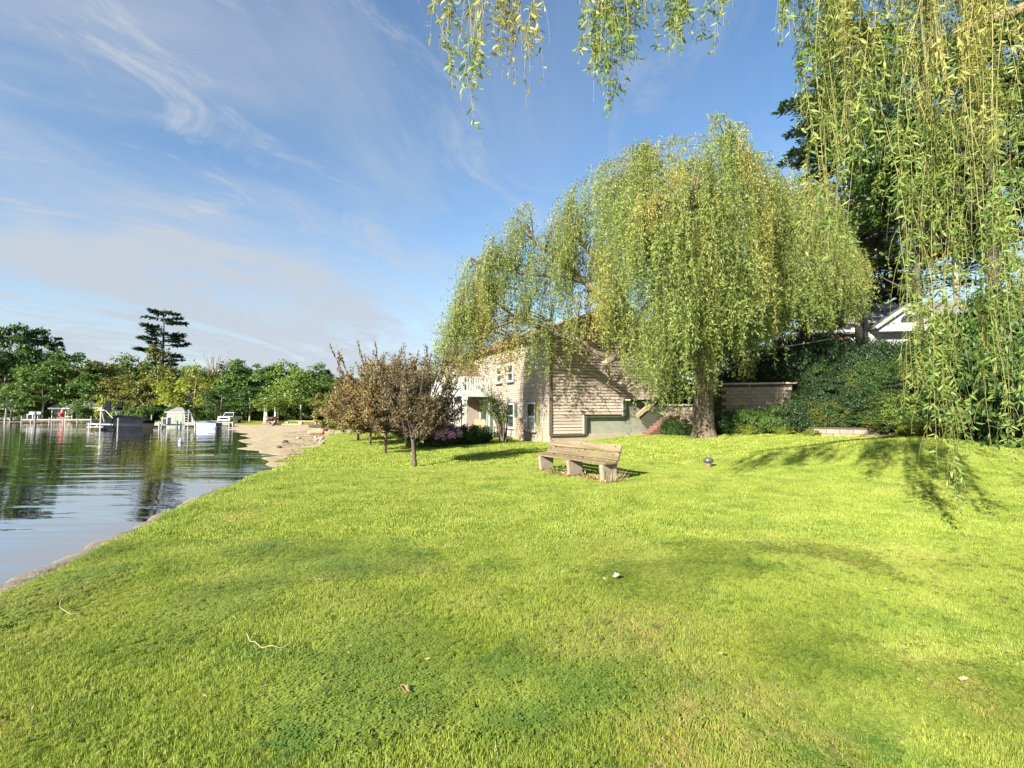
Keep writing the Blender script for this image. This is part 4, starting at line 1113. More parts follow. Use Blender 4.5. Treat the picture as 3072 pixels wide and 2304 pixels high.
# ------------------------------------------------------------------ the big weeping willow beside the house
def build_big_willow():
    bx, by = P(2115, 1300, 24.6)[:2]; bz = hz1(bx, by) - .05
    root = thing('weeping_willow', 'large weeping willow with a thick trunk hanging over the house gable', 'tree', (bx, by, bz))
    W = lambda px, py, Y: P(px, py, Y)
    limbs = [
        ([(bx, by, bz - .5), (bx - .03, by, bz + .1), (bx - .05, by, bz + 1.5), (bx + .0, by + .1, bz + 3.0), (bx + .05, by + .2, 4.6)], .47, .40),
        ([W(2112, 1030, 24.8), W(2020, 980, 24.7), W(1930, 985, 24.8), W(1850, 920, 24.7), W(1760, 850, 24.6), W(1680, 780, 24.4), W(1600, 720, 24.2)], .30, .09),
        ([W(2105, 1080, 24.8), W(2010, 1065, 24.6), W(1920, 1055, 24.6), W(1860, 1068, 24.5), W(1818, 1085, 24.4)], .24, .17),
        ([W(1850, 1072, 24.5), W(1790, 1060, 24.3), W(1740, 1020, 24.2), W(1660, 1000, 24), W(1560, 960, 24), W(1480, 900, 24)], .13, .05),
        ([W(2112, 1030, 24.8), W(2090, 900, 24.6), W(2000, 740, 24), W(1930, 580, 23.5), W(1900, 480, 23)], .34, .08),
        ([W(2115, 1020, 24.8), W(2140, 850, 25.2), W(2170, 650, 25.5), W(2190, 450, 25.5)], .34, .08),
        ([W(2118, 1040, 24.8), W(2200, 900, 25.5), W(2280, 720, 26), W(2370, 600, 26.5), W(2440, 560, 27)], .30, .07),
        ([W(2118, 1030, 24.8), W(2110, 880, 26.5), W(2080, 700, 28.5), W(2050, 560, 30)], .28, .07),
        ([W(2112, 1030, 24.8), W(2110, 900, 23.0), W(2080, 740, 21.0), W(2060, 640, 19.5)], .26, .06),
        ([W(1930, 985, 24.8), W(1840, 860, 25.2), W(1740, 720, 26), W(1660, 640, 27)], .16, .05),
        ([W(1760, 850, 24.6), W(1680, 830, 24), W(1560, 820, 23.6), W(1450, 790, 23.4), W(1400, 770, 23.4)], .10, .035),
        ([W(1660, 1000, 24), W(1560, 1010, 23.8), W(1450, 990, 23.6), W(1380, 960, 23.5)], .06, .03),
    ]
    pxs = [1330, 1390, 1440, 1500, 1620, 1700, 1800, 1870, 1950, 2050, 2120, 2180, 2230, 2280, 2330, 2450, 2540, 2620]
    pys = [960, 700, 670, 600, 535, 550, 470, 385, 365, 360, 345, 335, 375, 385, 430, 500, 580, 720]
    tips = []; extra = []
    while len(tips) < 660:
        px = rng.uniform(1335, 2610); dy = rng.uniform(-1, 1)
        left = px < 1720
        yc = np.interp(px, [1335, 1600, 1800, 2100, 2600], [23.6, 24.0, 24.6, 25, 27]); yr = np.interp(px, [1335, 1500, 1700, 1850, 2100, 2600], [1.2, 1.5, 1.5, 4.0, 6.5, 4.0])
        if 1930 < px < 2300 and rng.random() < .5: dy = rng.uniform(-1, -.45)
        if left and rng.random() < .30: continue
        Y = yc + dy * yr
        top = np.interp(px, pxs, pys)
        lump = 190 * (vnoise(px / 90.0, Y / 2.0, 1.0, 9) - .3)
        dome = (1 - dy * dy) ** .5
        py_top = top + lump * .8
        ztop = P(px, py_top, yc)[2] - .35
        z = 3.6 + (ztop - 3.6) * (.35 + .65 * dome)
        depth = rng.beta(1.0, 1.5)                       # 0 at the outer shell
        z = z - depth * (z - 4.0) * .80
        lowpy = np.interp(px, [1335, 1450, 1600, 1700, 1850, 1950, 2100, 2300, 2600], [1080, 1090, 1060, 930, 930, 1060, 1030, 930, 900])
        if z < P(px, lowpy, yc)[2]: continue
        pyv = 1235 - (z - CH) / Y * F
        if vnoise(px / 75., pyv / 95., 1.0, 21) < (.40 if left else .38): continue
        tips.append((PX(px, Y), Y, z)); extra.append((9, 2.9, .62) if left else (11, 3.9, .95))
    # long curtains in front of the trunk and along the lower right
    for px, py, Y, k, ml in [(1925, 1010, 23.6, 12, 5.2), (1955, 960, 23.2, 16, 6.2), (1990, 985, 22.6, 16, 5.8), (2025, 1010, 22.4, 16, 5.6), (2060, 960, 22.0, 18, 6.2), (2095, 1000, 21.8, 14, 5.0), (2140, 980, 22.2, 16, 4.6),
                              (2180, 940, 22.8, 16, 4.6), (2215, 960, 23.4, 16, 4.4), (2250, 920, 24, 14, 4.2), (1900, 930, 23.8, 12, 4.4), (1880, 900, 24, 10, 3.6), (2010, 900, 22.6, 14, 5.0), (2110, 900, 21.8, 16, 5.0), (2300, 900, 25, 14, 3.8), (2350, 880, 26, 14, 3.6), (1850, 960, 24.2, 6, 3.6), (1780, 940, 24.2, 6, 4.6), (1700, 960, 24, 6, 4.4), (1660, 930, 23.9, 9, 4.8), (1620, 900, 23.8, 9, 4.6), (1540, 960, 23.6, 9, 4.0), (1590, 1010, 23.6, 9, 3.6), (1470, 960, 23.6, 9, 3.8), (1430, 1000, 23.5, 8, 3.2), (1370, 960, 23.5, 8, 3.0), (1500, 1040, 23.6, 8, 2.8), (1560, 1060, 23.6, 8, 2.6)]:
        for q in range(2):
            tips.append(P(px + rng.uniform(-14, 14), py + rng.uniform(-30, 30), Y + rng.uniform(-.5, .5))); extra.append((k * .6, ml, .8 if px < 1900 else 1.0))
    tips = np.array(tips)
    def zlow(x, y):
        px = 1536 + x / np.maximum(y, 1) * F
        py = np.interp(px, [1335, 1450, 1560, 1640, 1680, 1760, 1860, 1910, 1950, 2040, 2100, 2160, 2230, 2300, 2420, 2600], [1150, 1200, 1220, 1190, 1110, 1060, 1050, 1130, 1240, 1262, 1230, 1180, 1150, 1090, 1030, 960])
        lo = CH + (1235 - py) / F * y
        deep = rng.random(len(x)) < .14
        return np.where(deep & (px > 1600) & (px < 1950), np.maximum(lo - 2.2, 1.6), lo)
    n = willow(root, limbs, tips, 11, zlow, M['willow_leaf'], .15, .04, .045, .006, 3.9, M['bark_willow'], M['bark'], extra=extra)
    # torn end of the broken limb
    e = P(1818, 1085, 24.4) - np.array([bx, by, bz]); b = MB()
    for i in range(7):
        a = i * .9; s = .1
        b.tube([e + [.05, s * math.cos(a), s * math.sin(a)], e + [-.16 - .1 * rng.random(), .6 * s * math.cos(a), .6 * s * math.sin(a) - .05]], [.05, .012], 5)
    b.build('broken_end', M['brick_tan'], root)
build_big_willow()

def build_second_willow():
    bx, by = P(2418, 1040, 29.5)[:2]; bz = hz1(bx, by) - .2
    root = thing('weeping_willow', 'smaller yellow-tinged willow with a dark trunk behind the hedge on the bank', 'tree', (bx, by, bz))
    W = P
    limbs = [([(bx, by, bz - .4), (bx, by, bz + 2), W(2415, 960, 29.5), W(2412, 880, 29.4)], .36, .26),
             ([W(2412, 880, 29.4), W(2430, 760, 29), W(2470, 640, 28.5), W(2500, 560, 28)], .2, .06),
             ([W(2412, 880, 29.4), W(2390, 780, 29), W(2360, 680, 28.5), W(2330, 600, 28)], .2, .06),
             ([W(2412, 880, 29.4), W(2480, 820, 28.5), W(2540, 760, 28)], .16, .05)]
    tips = []
    while len(tips) < 80:
        px = rng.uniform(2270, 2590); dy = rng.uniform(-1, 1); Y = 28.6 + dy * 3
        top = np.interp(px, [2270, 2350, 2450, 2500, 2560, 2590], [620, 520, 500, 560, 680, 760])
        py = top + rng.beta(1, 1.6) * 330 + 60 * dy * dy
        tips.append(P(px, py, Y))
    def zlow(x, y):
        px = 1536 + x / y * F; py = np.interp(px, [2270, 2420, 2560, 2600], [1040, 1010, 990, 930]); return CH + (1235 - py) / F * y
    willow(root, limbs, np.array(tips), 13, zlow, M['willow_leaf'], .15, .036, .06, .007, 3.2, M['bark_dark'], M['bark'])
build_second_willow()

# ------------------------------------------------------------------ the foreground willow: trunk stands right of the frame
def build_near_willow():
    bx, by = 9.8, 4.2; bz = hz1(bx, by)
    root = thing('weeping_willow', 'nearest willow whose long pale strands hang down the right side of the picture', 'tree', (bx, by, bz))
    base = np.array([bx, by, bz]); b = MB()
    limbs = [([(bx, by, bz - .4), (bx, by, 1.5), (bx - .1, by + .1, 3.5), (bx - .2, by + .1, 5.2)], .55, .42),
             ([(bx - .2, by + .1, 5.0), (8.0, 4.6, 7.4), (6.2, 5.2, 8.6), (4.2, 5.6, 9.2), (2.2, 5.4, 8.9), (0.4, 5.0, 8.2), (-1.2, 4.8, 7.4)], .26, .035),
             ([(bx - .2, by + .1, 5.0), (8.8, 5.6, 7.2), (7.6, 7.0, 8.6), (6.0, 8.2, 9.4), (4.6, 8.8, 9.4)], .24, .05),
             ([(bx - .2, by + .1, 5.0), (9.6, 6.2, 7.0), (9.2, 8.0, 8.4), (8.6, 9.6, 9.0)], .24, .05),
             ([(bx - .2, by + .1, 5.0), (10.6, 5.2, 7.2), (11.4, 7.2, 8.4), (12.0, 9.0, 8.6)], .22, .05),
             ([(6.2, 5.2, 8.6), (5.4, 6.4, 9.0), (4.4, 7.0, 9.0), (3.6, 7.0, 8.8)], .1, .03)]
    lp = []
    for pts, r0, r1 in limbs: lp.append(limb_tubes(b, np.asarray(pts) - base, r0, r1, 12, 20) + base)
    b.build('trunk', M['bark_willow'], root, smooth=True)
    lp = np.vstack(lp[1:])
    # (px range, tip y range, depth range, count, bushiness)
    groups = [((1335, 1425), (170, 305), (4.6, 5.2), 6, 1.0), ((1335, 1420), (40, 150), (4.6, 5.2), 5, 1.0), ((1480, 1585), (120, 250), (4.8, 5.3), 7, 1.0),
              ((1770, 1850), (180, 330), (5.0, 5.6), 7, .9), ((1755, 1900), (80, 200), (5.0, 5.8), 10, .9), ((1880, 2180), (50, 150), (5.0, 6.0), 15, .8), ((2340, 2372), (70, 158), (5.2, 5.6), 4, 1.0),
              ((2425, 2560), (380, 840), (5.6, 7.0), 16, 1.0), ((2425, 2600), (150, 520), (5.4, 7.2), 9, 1.0), ((2600, 2720), (220, 480), (5.6, 7.4), 3, 1.0),
              ((2750, 2840), (420, 820), (5.8, 7.4), 5, 1.0), ((2950, 3110), (700, 1150), (5.2, 7.0), 9, 1.1), ((2880, 2960), (400, 800), (5.2, 7.0), 2, 1.0), ((2720, 3110), (120, 420), (5.2, 7.2), 5, 1.0),
              ((2715, 2765), (1130, 1250), (6.2, 6.6), 5, 1.1), ((2810, 2870), (1180, 1420), (6.2, 6.7), 6, 1.1), ((2868, 2905), (1500, 1615), (6.3, 6.5), 2, .9), ((2940, 3080), (1240, 1380), (5.8, 6.6), 6, 1.1),
              ((3120, 3700), (600, 1200), (5.0, 8.0), 8, .8)]
    stems = MB(); C = []; D = []; Tn = []; Ln = []
    br = MB()
    for (px0, px1), (y0, y1), (d0, d1), cnt, bush in groups:
        # one branchlet per group fans out to its strands
        for j in range(cnt):
            px = rng.uniform(px0, px1); Y = rng.uniform(d0, d1); tip = P(px, rng.uniform(y0, y1), Y); tip[2] = max(tip[2], .12)
            d2 = np.hypot(lp[:, 0] - tip[0], lp[:, 1] - tip[1]); a = lp[np.argmin(d2 + .15 * rng.random(len(lp)))]
            top = np.array([tip[0] + rng.normal(0, .3), tip[1] + rng.normal(0, .25), max(a[2] - .3 - .25 * d2.min(), tip[2] + 1.0)])
            mid = (a + top) / 2 + [0, 0, .3]
            H = top[2] - tip[2]
            k = 22; s = np.linspace(0, 1, k)
            hang = top[None] * (1 - s[:, None]) + tip[None] * s[:, None]
            w1, w2 = rng.uniform(0, 6.28, 2); am = rng.uniform(.06, .24)
            hang[:, 0] += am * np.sin(w1 + s * H * 1.1) * np.sin(np.pi * np.clip(s * 1.2, 0, 1)); hang[:, 1] += am * np.sin(w2 + s * H * .9) * np.sin(np.pi * np.clip(s * 1.2, 0, 1))
            path = np.vstack([catmull([a, mid, top], 6)[:-1], hang])
            stems.tube(path - base, np.linspace(.0075, .0018, len(path)), 4, cap=False)
            # side twigs + leaves
            lines = [(hang, 1.0)]
            nside = int(H * 3.4 * bush)
            for _ in range(nside):
                q = rng.uniform(.12, .97); i0 = int(q * (k - 1)); p0 = hang[i0]
                L = rng.uniform(.2, .95) * min(1, .4 + H * (1 - q)); o = rng.normal(0, 1, 3) * [1, 1, 0]; o = unit(o) * rng.uniform(.05, .30 if px0 > 2400 else .16)
                tt = np.linspace(0, 1, 7)[:, None]; tw = p0 + o * np.sin(tt * 1.5) + np.array([0, 0, -L]) * tt ** 1.2 + np.array([0, 0, .03]) * np.sin(tt * 3.1)
                stems.tube(tw - base, np.linspace(.003, .0012, 7), 3, cap=False); lines.append((tw, 1.0))
            for ln, dens in lines:
                seg = np.linalg.norm(np.diff(ln, axis=0), axis=1); Lt = seg.sum(); n = int(Lt / .028 * dens)
                if n < 2: continue
                u = rng.uniform(.0, 1, n); fi = u * (len(ln) - 1); i0 = np.minimum(fi.astype(int), len(ln) - 2)
                c = ln[i0] + (ln[i0 + 1] - ln[i0]) * (fi - i0)[:, None]
                keep = rng.random(n) < np.where(c[:, 2] > top[2] - .3, .25, 1) * np.clip(.55 + .9 * np.sin(c[:, 2] * 2.3 + w1 * 3), .12, 1)
                c = c[keep]; n = len(c)
                dd = rng.normal(0, .8, (n, 3)); dd[:, 2] = -.6 * np.abs(dd[:, 2]) - .3
                C.append(c); D.append(dd); Tn.append(np.full(n, rng.random()) * .5 + .5 * rng.random(n))
    stems.build('strand_stems', M['twig_yellow'], root, smooth=True)
    c = np.vstack(C) - base; d = unit(np.vstack(D)); n = len(c); tint = np.concatenate(Tn)
    # curved two-segment leaves
    L = rng.uniform(.055, .118, n)[:, None]; Wd = L * rng.uniform(.18, .28, n)[:, None]
    s = unit(np.cross(d, rand_unit(n))); nn = np.cross(s, d); curl = rng.uniform(-.1, .55, n)[:, None] * L
    v = np.empty((n, 6, 3)); v[:, 0] = c; v[:, 1] = c + d * L * .35 + s * Wd / 2 + nn * curl * .25; v[:, 2] = c + d * L * .72 + s * Wd * .36 + nn * curl * .3
    v[:, 3] = c + d * L - nn * curl * .5; v[:, 4] = c + d * L * .72 - s * Wd * .36 + nn * curl * .3; v[:, 5] = c + d * L * .35 - s * Wd / 2 + nn * curl * .25
    i = np.arange(n)[:, None] * 6
    f = np.concatenate([i + [0, 1, 4 + 1, 0]], 1)  # placeholder
    q1 = i + np.array([[0, 1, 2, 5]]); q2 = i + np.array([[5, 2, 3, 4]])
    f = np.concatenate([q1, q2]); t = np.concatenate([tint, tint])
    link('leaves', np_mesh('leaves', v.reshape(-1, 3), f, 4, t), M['willow_near'], root)
build_near_willow()

# ------------------------------------------------------------------ generic crowns
def clump_crown(n_clump, per, rx, rz, leaf, seed_shape=1.0, flat=.55, gap=.25, droop=0.0):
    """leaf centres/dirs of an uneven crown, centre at origin"""
    C = []; D = []; Nn = []
    k = 0
    off = rng.uniform(0, 100)
    while k < n_clump:
        d = rand_unit(1)[0]; r = rng.uniform(.35, 1) ** .45
        lump = .72 + .55 * vnoise(np.array(d[0] * 1.5 + off), np.array(d[1] * 1.5 + d[2] * 1.9 + off), 1.3, 3)
        if d[2] < -.75: continue
        c = d * r * lump * np.array([rx, rx, rz])
        s = rng.uniform(.10, .22) * rx * seed_shape
        m = int(per * rng.uniform(.6, 1.4))
        q = rng.normal(0, 1, (m, 3)); q = unit(q) * (rng.random(m) ** .4)[:, None]
        p = c + q * s * np.array([1.25, 1.25, flat])
        p[:, 2] -= droop * np.hypot(q[:, 0], q[:, 1]) * s
        C.append(p); dd = unit(q + .6 * rand_unit(m) + np.array([0, 0, -.35])); D.append(dd); Nn.append(unit(np.array([0, 0, .35]) + .7 * rand_unit(m) + .6 * q + .5 * d)); k += 1
    return np.vstack(C), np.vstack(D), np.vstack(Nn)

def deciduous(name, label, loc, height, rx, mat, n_clump=70, per=70, leaf=.34, trunk_r=.22, bark='bark', crown_from=.28, group=None, droop=0., flat=.55, lw=.55):
    t = thing(name, label, 'tree', loc, 0, group)
    cz = height * (1 + crown_from) / 2; rz = height * (1 - crown_from) / 2
    b = MB(); top = height * .72
    b.tube(catmull([(0, 0, -.5), (rng.normal(0, .1), rng.normal(0, .1), height * .3), (rng.normal(0, .3), rng.normal(0, .3), top)], 9), np.linspace(trunk_r, trunk_r * .3, 9), 8)
    for i in range(7):
        a = rng.uniform(0, 6.28); z = height * rng.uniform(.22, .55); l = rx * rng.uniform(.5, .85)
        b.tube(catmull([(0, 0, z), (l * .5 * math.cos(a), l * .5 * math.sin(a), z + l * .35), (l * math.cos(a), l * math.sin(a), z + l * .75)], 6), np.linspace(trunk_r * .45, trunk_r * .1, 6), 5)
    b.build('trunk', M[bark], t, smooth=True)
    c, d, nn = clump_crown(n_clump, per, rx, rz, leaf, droop=droop, flat=flat)
    c = c + [0, 0, cz]
    L = leaf * rng.uniform(.6, 1.3, len(c)); leaf_obj('crown', c, d, L, L * lw, mat, t, nrm=nn, fold=.1)
    return t

def conifer(name, label, loc, height, rad, mat, bark='bark_dark', levels=26, per=6, from_=.25, tuft_n=12, tl=.5, droop=.15, prof=None, up=.1, trunk_r=.3, group=None, wide=.34):
    t = thing(name, label, 'tree', loc, 0, group)
    b = MB(); b.tube([(0, 0, -.5), (.05, 0, height * .5), (0, .05, height * .98)], [trunk_r, trunk_r * .65, .04], 8)
    C = []; D = []; Nn = []
    for i in range(levels):
        f = from_ + (1 - from_) * (i + rng.uniform(-.3, .3)) / levels; f = min(f, .985); z = height * f
        rr = rad * (prof(f) if prof else (1 - f) / (1 - from_) * .95 + .05)
        for k in range(per):
            a = rng.uniform(0, 6.28); l = rr * rng.uniform(.55, 1.1)
            if l < .2: continue
            e = np.array([l * math.cos(a), l * math.sin(a), z + l * up - l * droop])
            m = np.array([l * .5 * math.cos(a), l * .5 * math.sin(a), z + l * up * .75])
            c = catmull([(0, 0, z), m, e], 7); b.tube(c, np.linspace(.05 + .012 * l, .012, 7), 4, cap=False)
            n = int(tuft_n * (2 + l)); u = rng.uniform(.25, 1.02, n) ** .8; fi = np.clip(u, 0, .999) * 6; i0 = fi.astype(int)
            p = c[i0] + (c[i0 + 1] - c[i0]) * (fi - i0)[:, None]
            side = np.array([-math.sin(a), math.cos(a), 0]); w = rng.normal(0, 1, n) * l * wide * (1.15 - u) * .6
            p = p + side * w[:, None] + rng.normal(0, .05, (n, 3)); p[:, 2] -= .12 * np.abs(w)
            C.append(p); dd = np.array([math.cos(a), math.sin(a), 0.05]) + side * np.sign(w)[:, None] * .7 + rng.normal(0, .35, (n, 3)); D.append(dd)
            Nn.append(unit(np.array([0, 0, 1.0]) + .55 * rand_unit(n)))
    b.build('trunk', M[bark], t, smooth=True)
    c = np.vstack(C); L = tl * rng.uniform(.6, 1.3, len(c)); leaf_obj('needles', c, np.vstack(D), L, L * .42, mat, t, nrm=np.vstack(Nn))
    return t

# ------------------------------------------------------------------ shrubs on the bank
def shrub_mesh(n_clump, per, leaf, lw=.5, flat=.7):
    c, d, nn = clump_crown(n_clump, per, 1.0, .75, leaf, seed_shape=1.25, flat=flat)
    c[:, 2] += .62; c[:, 2] = np.maximum(c[:, 2], .02)
    L = leaf * rng.uniform(.6, 1.3, len(c)); v, f = leaf_geo(c, d, L, L * lw, nn, .1)
    me = np_mesh('foliage', v, f, 4, rng.random(len(c))); return me
def stems_mesh():
    b = MB()
    for i in range(9):
        a = rng.uniform(0, 6.28); r = rng.uniform(.2, .7)
        b.tube([(0, 0, -.3), (r * .4 * math.cos(a), r * .4 * math.sin(a), .4), (r * math.cos(a), r * math.sin(a), .95)], [.035, .025, .008], 5)
    return b.mesh('stems', True)
SH = [shrub_mesh(80, 120, .085) for _ in range(4)]
SHL = [shrub_mesh(60, 95, .08, .5, .30) for _ in range(3)]
SHF = [shrub_mesh(70, 95, .12, .55) for _ in range(2)]
ST = stems_mesh(); ST.materials.append(M['bark_dark'])
for m_ in SH + SHF + SHL: m_.materials.append(M['leaf_mid'])
def shrub(px, py, Y, w, h, mat, label, group=None, base=None, me=None):
    """centre column px, py = where its foot is seen (or None: stands on the ground)"""
    x = PX(px, Y); z = hz1(x, Y) - .05
    t = thing('shrub', label, 'shrub', (x, Y, z), rng.uniform(0, 6.28), group)
    t.scale = (w / 2, w / 2, h / 1.35)
    m = me if me is not None else SH[int(rng.integers(len(SH)))]
    o = link('foliage', m, None, t); set_obj_mat(o, mat); link('stems', ST, None, t)
    return t
def build_bank():
    G = 'shrubs on the planted bank'
    low = [(2010, 27.0, 1.2, .9, 'leaf_dark', 'dark low shrub between the brick steps and the willow trunk'),
           (2050, 26.0, 1.0, .8, 'leaf_dark', 'small dark shrub just left of the willow trunk'),
           (2180, 25.6, 1.5, 1.2, 'leaf_dark', 'dark shrub just right of the willow trunk'),
           (2245, 25.0, 1.5, 1.3, 'leaf_mid', 'green shrub in front of the tan block wall'),
           (2320, 24.4, 1.6, 1.2, 'leaf_mid', 'shrub with yellowing leaves right of the tan block wall'),
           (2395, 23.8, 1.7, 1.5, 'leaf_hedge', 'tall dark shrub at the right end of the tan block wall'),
           (2480, 23.3, 1.9, 1.2, 'leaf_bank', 'broad green shrub above the low pale stone edging'),
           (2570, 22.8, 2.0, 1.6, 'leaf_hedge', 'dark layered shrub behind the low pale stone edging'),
           (2640, 22.0, 1.7, 1.1, 'leaf_bank', 'layered green shrub right of the low pale stone edging'),
           (2715, 21.0, 1.8, 1.4, 'leaf_light', 'bright leafy shrub at the lawn edge behind hanging strands'),
           (2790, 20.6, 1.9, 1.2, 'leaf_mid', 'low green shrub behind the longest hanging strand')]
    for px, Y, w, h, m, lab in low: shrub(px, None, Y, w, h, M[m], lab, None, me=SH[int(rng.integers(4))])
    for px, Y, w, h, lab in ((2240, 24.6, .7, .6, 'yellow-leaved plant nearest the willow trunk at the lawn edge'), (2350, 23.8, .8, .5, 'low yellow plant in front of the block wall end'), (2720, 20.2, .8, .55, 'yellow-leaved plant right of the low stone edging'), (2440, 22.6, .7, .4, 'small yellow plant at the left end of the low stone edging')):
        shrub(px, None, Y, w, h, M['leaf_yellow'], lab, me=SHF[0])
    # two continuous rows of layered shrubs over the low edging
    k = 0
    for row, (off, hh) in enumerate(((1.0, 1.0), (2.3, 1.35), (3.8, 1.5))):
        for f in np.linspace(0, 1, 15):
            e = np.array([11.9, 25.3]) * (1 - f) + np.array([17.6, 16.2]) * f; nrm = np.array([.86, .5]); q = e + nrm * (off + rng.uniform(-.25, .25))
            px = 1536 + q[0] / q[1] * F
            if row and 2170 < px < 2370: continue
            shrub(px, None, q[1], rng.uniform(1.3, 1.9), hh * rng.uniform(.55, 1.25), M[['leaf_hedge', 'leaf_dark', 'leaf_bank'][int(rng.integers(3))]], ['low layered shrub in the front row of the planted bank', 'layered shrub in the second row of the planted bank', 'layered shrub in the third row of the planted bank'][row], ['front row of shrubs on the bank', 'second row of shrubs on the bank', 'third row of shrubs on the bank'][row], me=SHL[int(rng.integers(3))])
    # clipped dark hedge higher up, receding rows
    i = 0
    for row, (Y0, lift) in enumerate(((28.6, 14), (30.8, 0))):
        for px in np.arange(2215 + 28 * row, 2790, 56):
            Y = Y0 - (px - 2190) / 600 * 2.6
            top = P(px, np.interp(px, [2215, 2330, 2450, 2600, 2790], [1075, 1030, 1008, 1012, 1030]) + lift + rng.uniform(-7, 7), Y)[2]
            hh = max(1.2, top - hz1(PX(px, Y), Y))
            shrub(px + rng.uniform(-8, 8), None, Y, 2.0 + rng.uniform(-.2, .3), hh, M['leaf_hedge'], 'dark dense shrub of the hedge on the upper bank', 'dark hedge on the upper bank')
    for px in np.arange(2440, 2800, 60):
        Y = 25.6 - (px - 2440) / 400 * 2.0
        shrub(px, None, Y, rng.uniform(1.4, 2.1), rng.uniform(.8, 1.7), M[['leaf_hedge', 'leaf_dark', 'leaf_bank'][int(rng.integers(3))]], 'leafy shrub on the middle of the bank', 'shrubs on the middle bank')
    # right end: big dark yew-like bushes
    for px, Y, w, h, lab in ((2900, 19.5, 2.6, 3.0, 'tall dark green bush behind the right-hand strands'), (2985, 18.4, 2.6, 3.4, 'big dark green bush near the right edge of the lawn'), (3060, 17.2, 2.4, 3.2, 'dark green bush cut by the right edge of the picture'),
                             (2860, 23, 2.8, 3.2, 'dark bush above and behind the tall dark green bush'), (2960, 22, 3.0, 4.0, 'second-row dark bush rising behind the right-hand bushes'), (3060, 21, 3.0, 4.2, 'second-row dark bush at the right edge of the picture'), (3140, 18, 3, 4, 'dark bush just outside the right edge of the picture')):
        shrub(px, None, Y, w, h, M['leaf_dark'], lab, None, me=SHF[1])
    shrub(2168, None, 28.2, 1.5, 1.5, M['leaf_light'], 'bright green shrub on top of the wall right of the willow trunk', me=SHF[0])
    # slack wire strung along the top of the bank
    a, m, e = P(2255, 1052, 27.5), P(2380, 1036, 27), P(2500, 1015, 26.5)
    o = MB().tube(catmull([a, m, e], 12), .018, 5).build('guard_wire', M['white_paint']); tag(o, 'thin pale wire strung above the dark hedge on the bank', 'wire')
build_bank()

# ------------------------------------------------------------------ tall trees at the right
def build_right_trees():
    pine_prof = lambda f: np.interp(f, [.2, .3, .45, .6, .8, 1.0], [.5, .95, 1.0, .85, .55, .15])
    x, y = P(2755, 900, 58)[:2]; conifer('white_pine', 'tall layered pine with bare trunk behind the hillside house', (x, y, hz1(x, y)), 26, 8.0, M['needle_green'], 'bark_pale', 20, 5, .28, 30, .5, .05, pine_prof, .12, .32, wide=.5)
    x, y = P(2870, 900, 50)[:2]; conifer('white_pine', 'pine with a pale trunk seen between the right-hand strands', (x, y, hz1(x, y)), 23, 5.0, M['needle_green'], 'bark_pale', 18, 5, .42, 30, .5, .05, pine_prof, .12, .3, wide=.5)
    x, y = P(2575, 900, 40)[:2]; conifer('spruce_tree', 'tall layered conifer rising behind the smaller willow', (x, y, hz1(x, y)), 27, 5.6, M['needle_green'], 'bark_dark', 24, 6, .33, 30, .45, .12, lambda f: np.interp(f, [.3, .5, .75, .9, 1.0], [.8, 1.0, .95, .6, .15]), .16, .34, wide=.42)
    x, y = P(2640, 900, 52)[:2]; conifer('spruce_tree', 'spruce standing behind the roof of the hillside house', (x, y, hz1(x, y)), 14, 5, M['needle_green'], 'bark_dark', 18, 7, .1, 20, .7, .2, None, .2, .3)
    x, y = P(2985, 900, 22)[:2]; deciduous('maple_tree', 'large dark maple behind the strands at the upper right', (x, y, hz1(x, y)), 19, 5.2, M['leaf_dark'], 150, 150, .2, .36, 'bark_dark', .32, lw=.8)
    x, y = P(2760, 900, 26)[:2]; deciduous('maple_tree', 'mid green maple between the pines and the near strands', (x, y, hz1(x, y)), 13.5, 2.8, M['leaf_mid'], 80, 110, .22, .2, 'bark_dark', .52, lw=.8)
    x, y = P(3150, 900, 24)[:2]; deciduous('maple_tree', 'dark maple at the far right edge', (x, y, hz1(x, y)), 17, 5, M['leaf_dark'], 120, 110, .26, .36, 'bark_dark', .2, lw=.8)
    for px, Y, h in ((2330, 42, 11), (2460, 50, 9), (2230, 46, 10), (2130, 44, 9), (2030, 46, 8), (1960, 50, 8)):
        x, y = P(px, 900, Y)[:2]; deciduous('tree', 'tree on the hill seen between the two willows', (x, y, hz1(x, y)), h, 4.5, M['leaf_dark'], 70, 80, .34, .3, 'bark_dark', .2, group='trees on the hill behind the willows')
build_right_trees()
for px_, Y_, h_, l_ in ((1965, 36, 5.5, 'dark leafy tree behind the stair rail at the house corner'), (2035, 35, 6.0, 'dark leafy tree behind the wall left of the willow trunk'), (2110, 36, 6.5, 'dark leafy tree directly behind the willow trunk'), (2190, 37, 6.0, 'dark leafy tree behind the bright shrub on the wall')):
    x_ = PX(px_, Y_); deciduous('tree', l_, (x_, Y_, hz1(x_, Y_) - .3), h_, 2.3, M['leaf_dark'], 60, 60, .24, .14, 'bark_dark', .02)

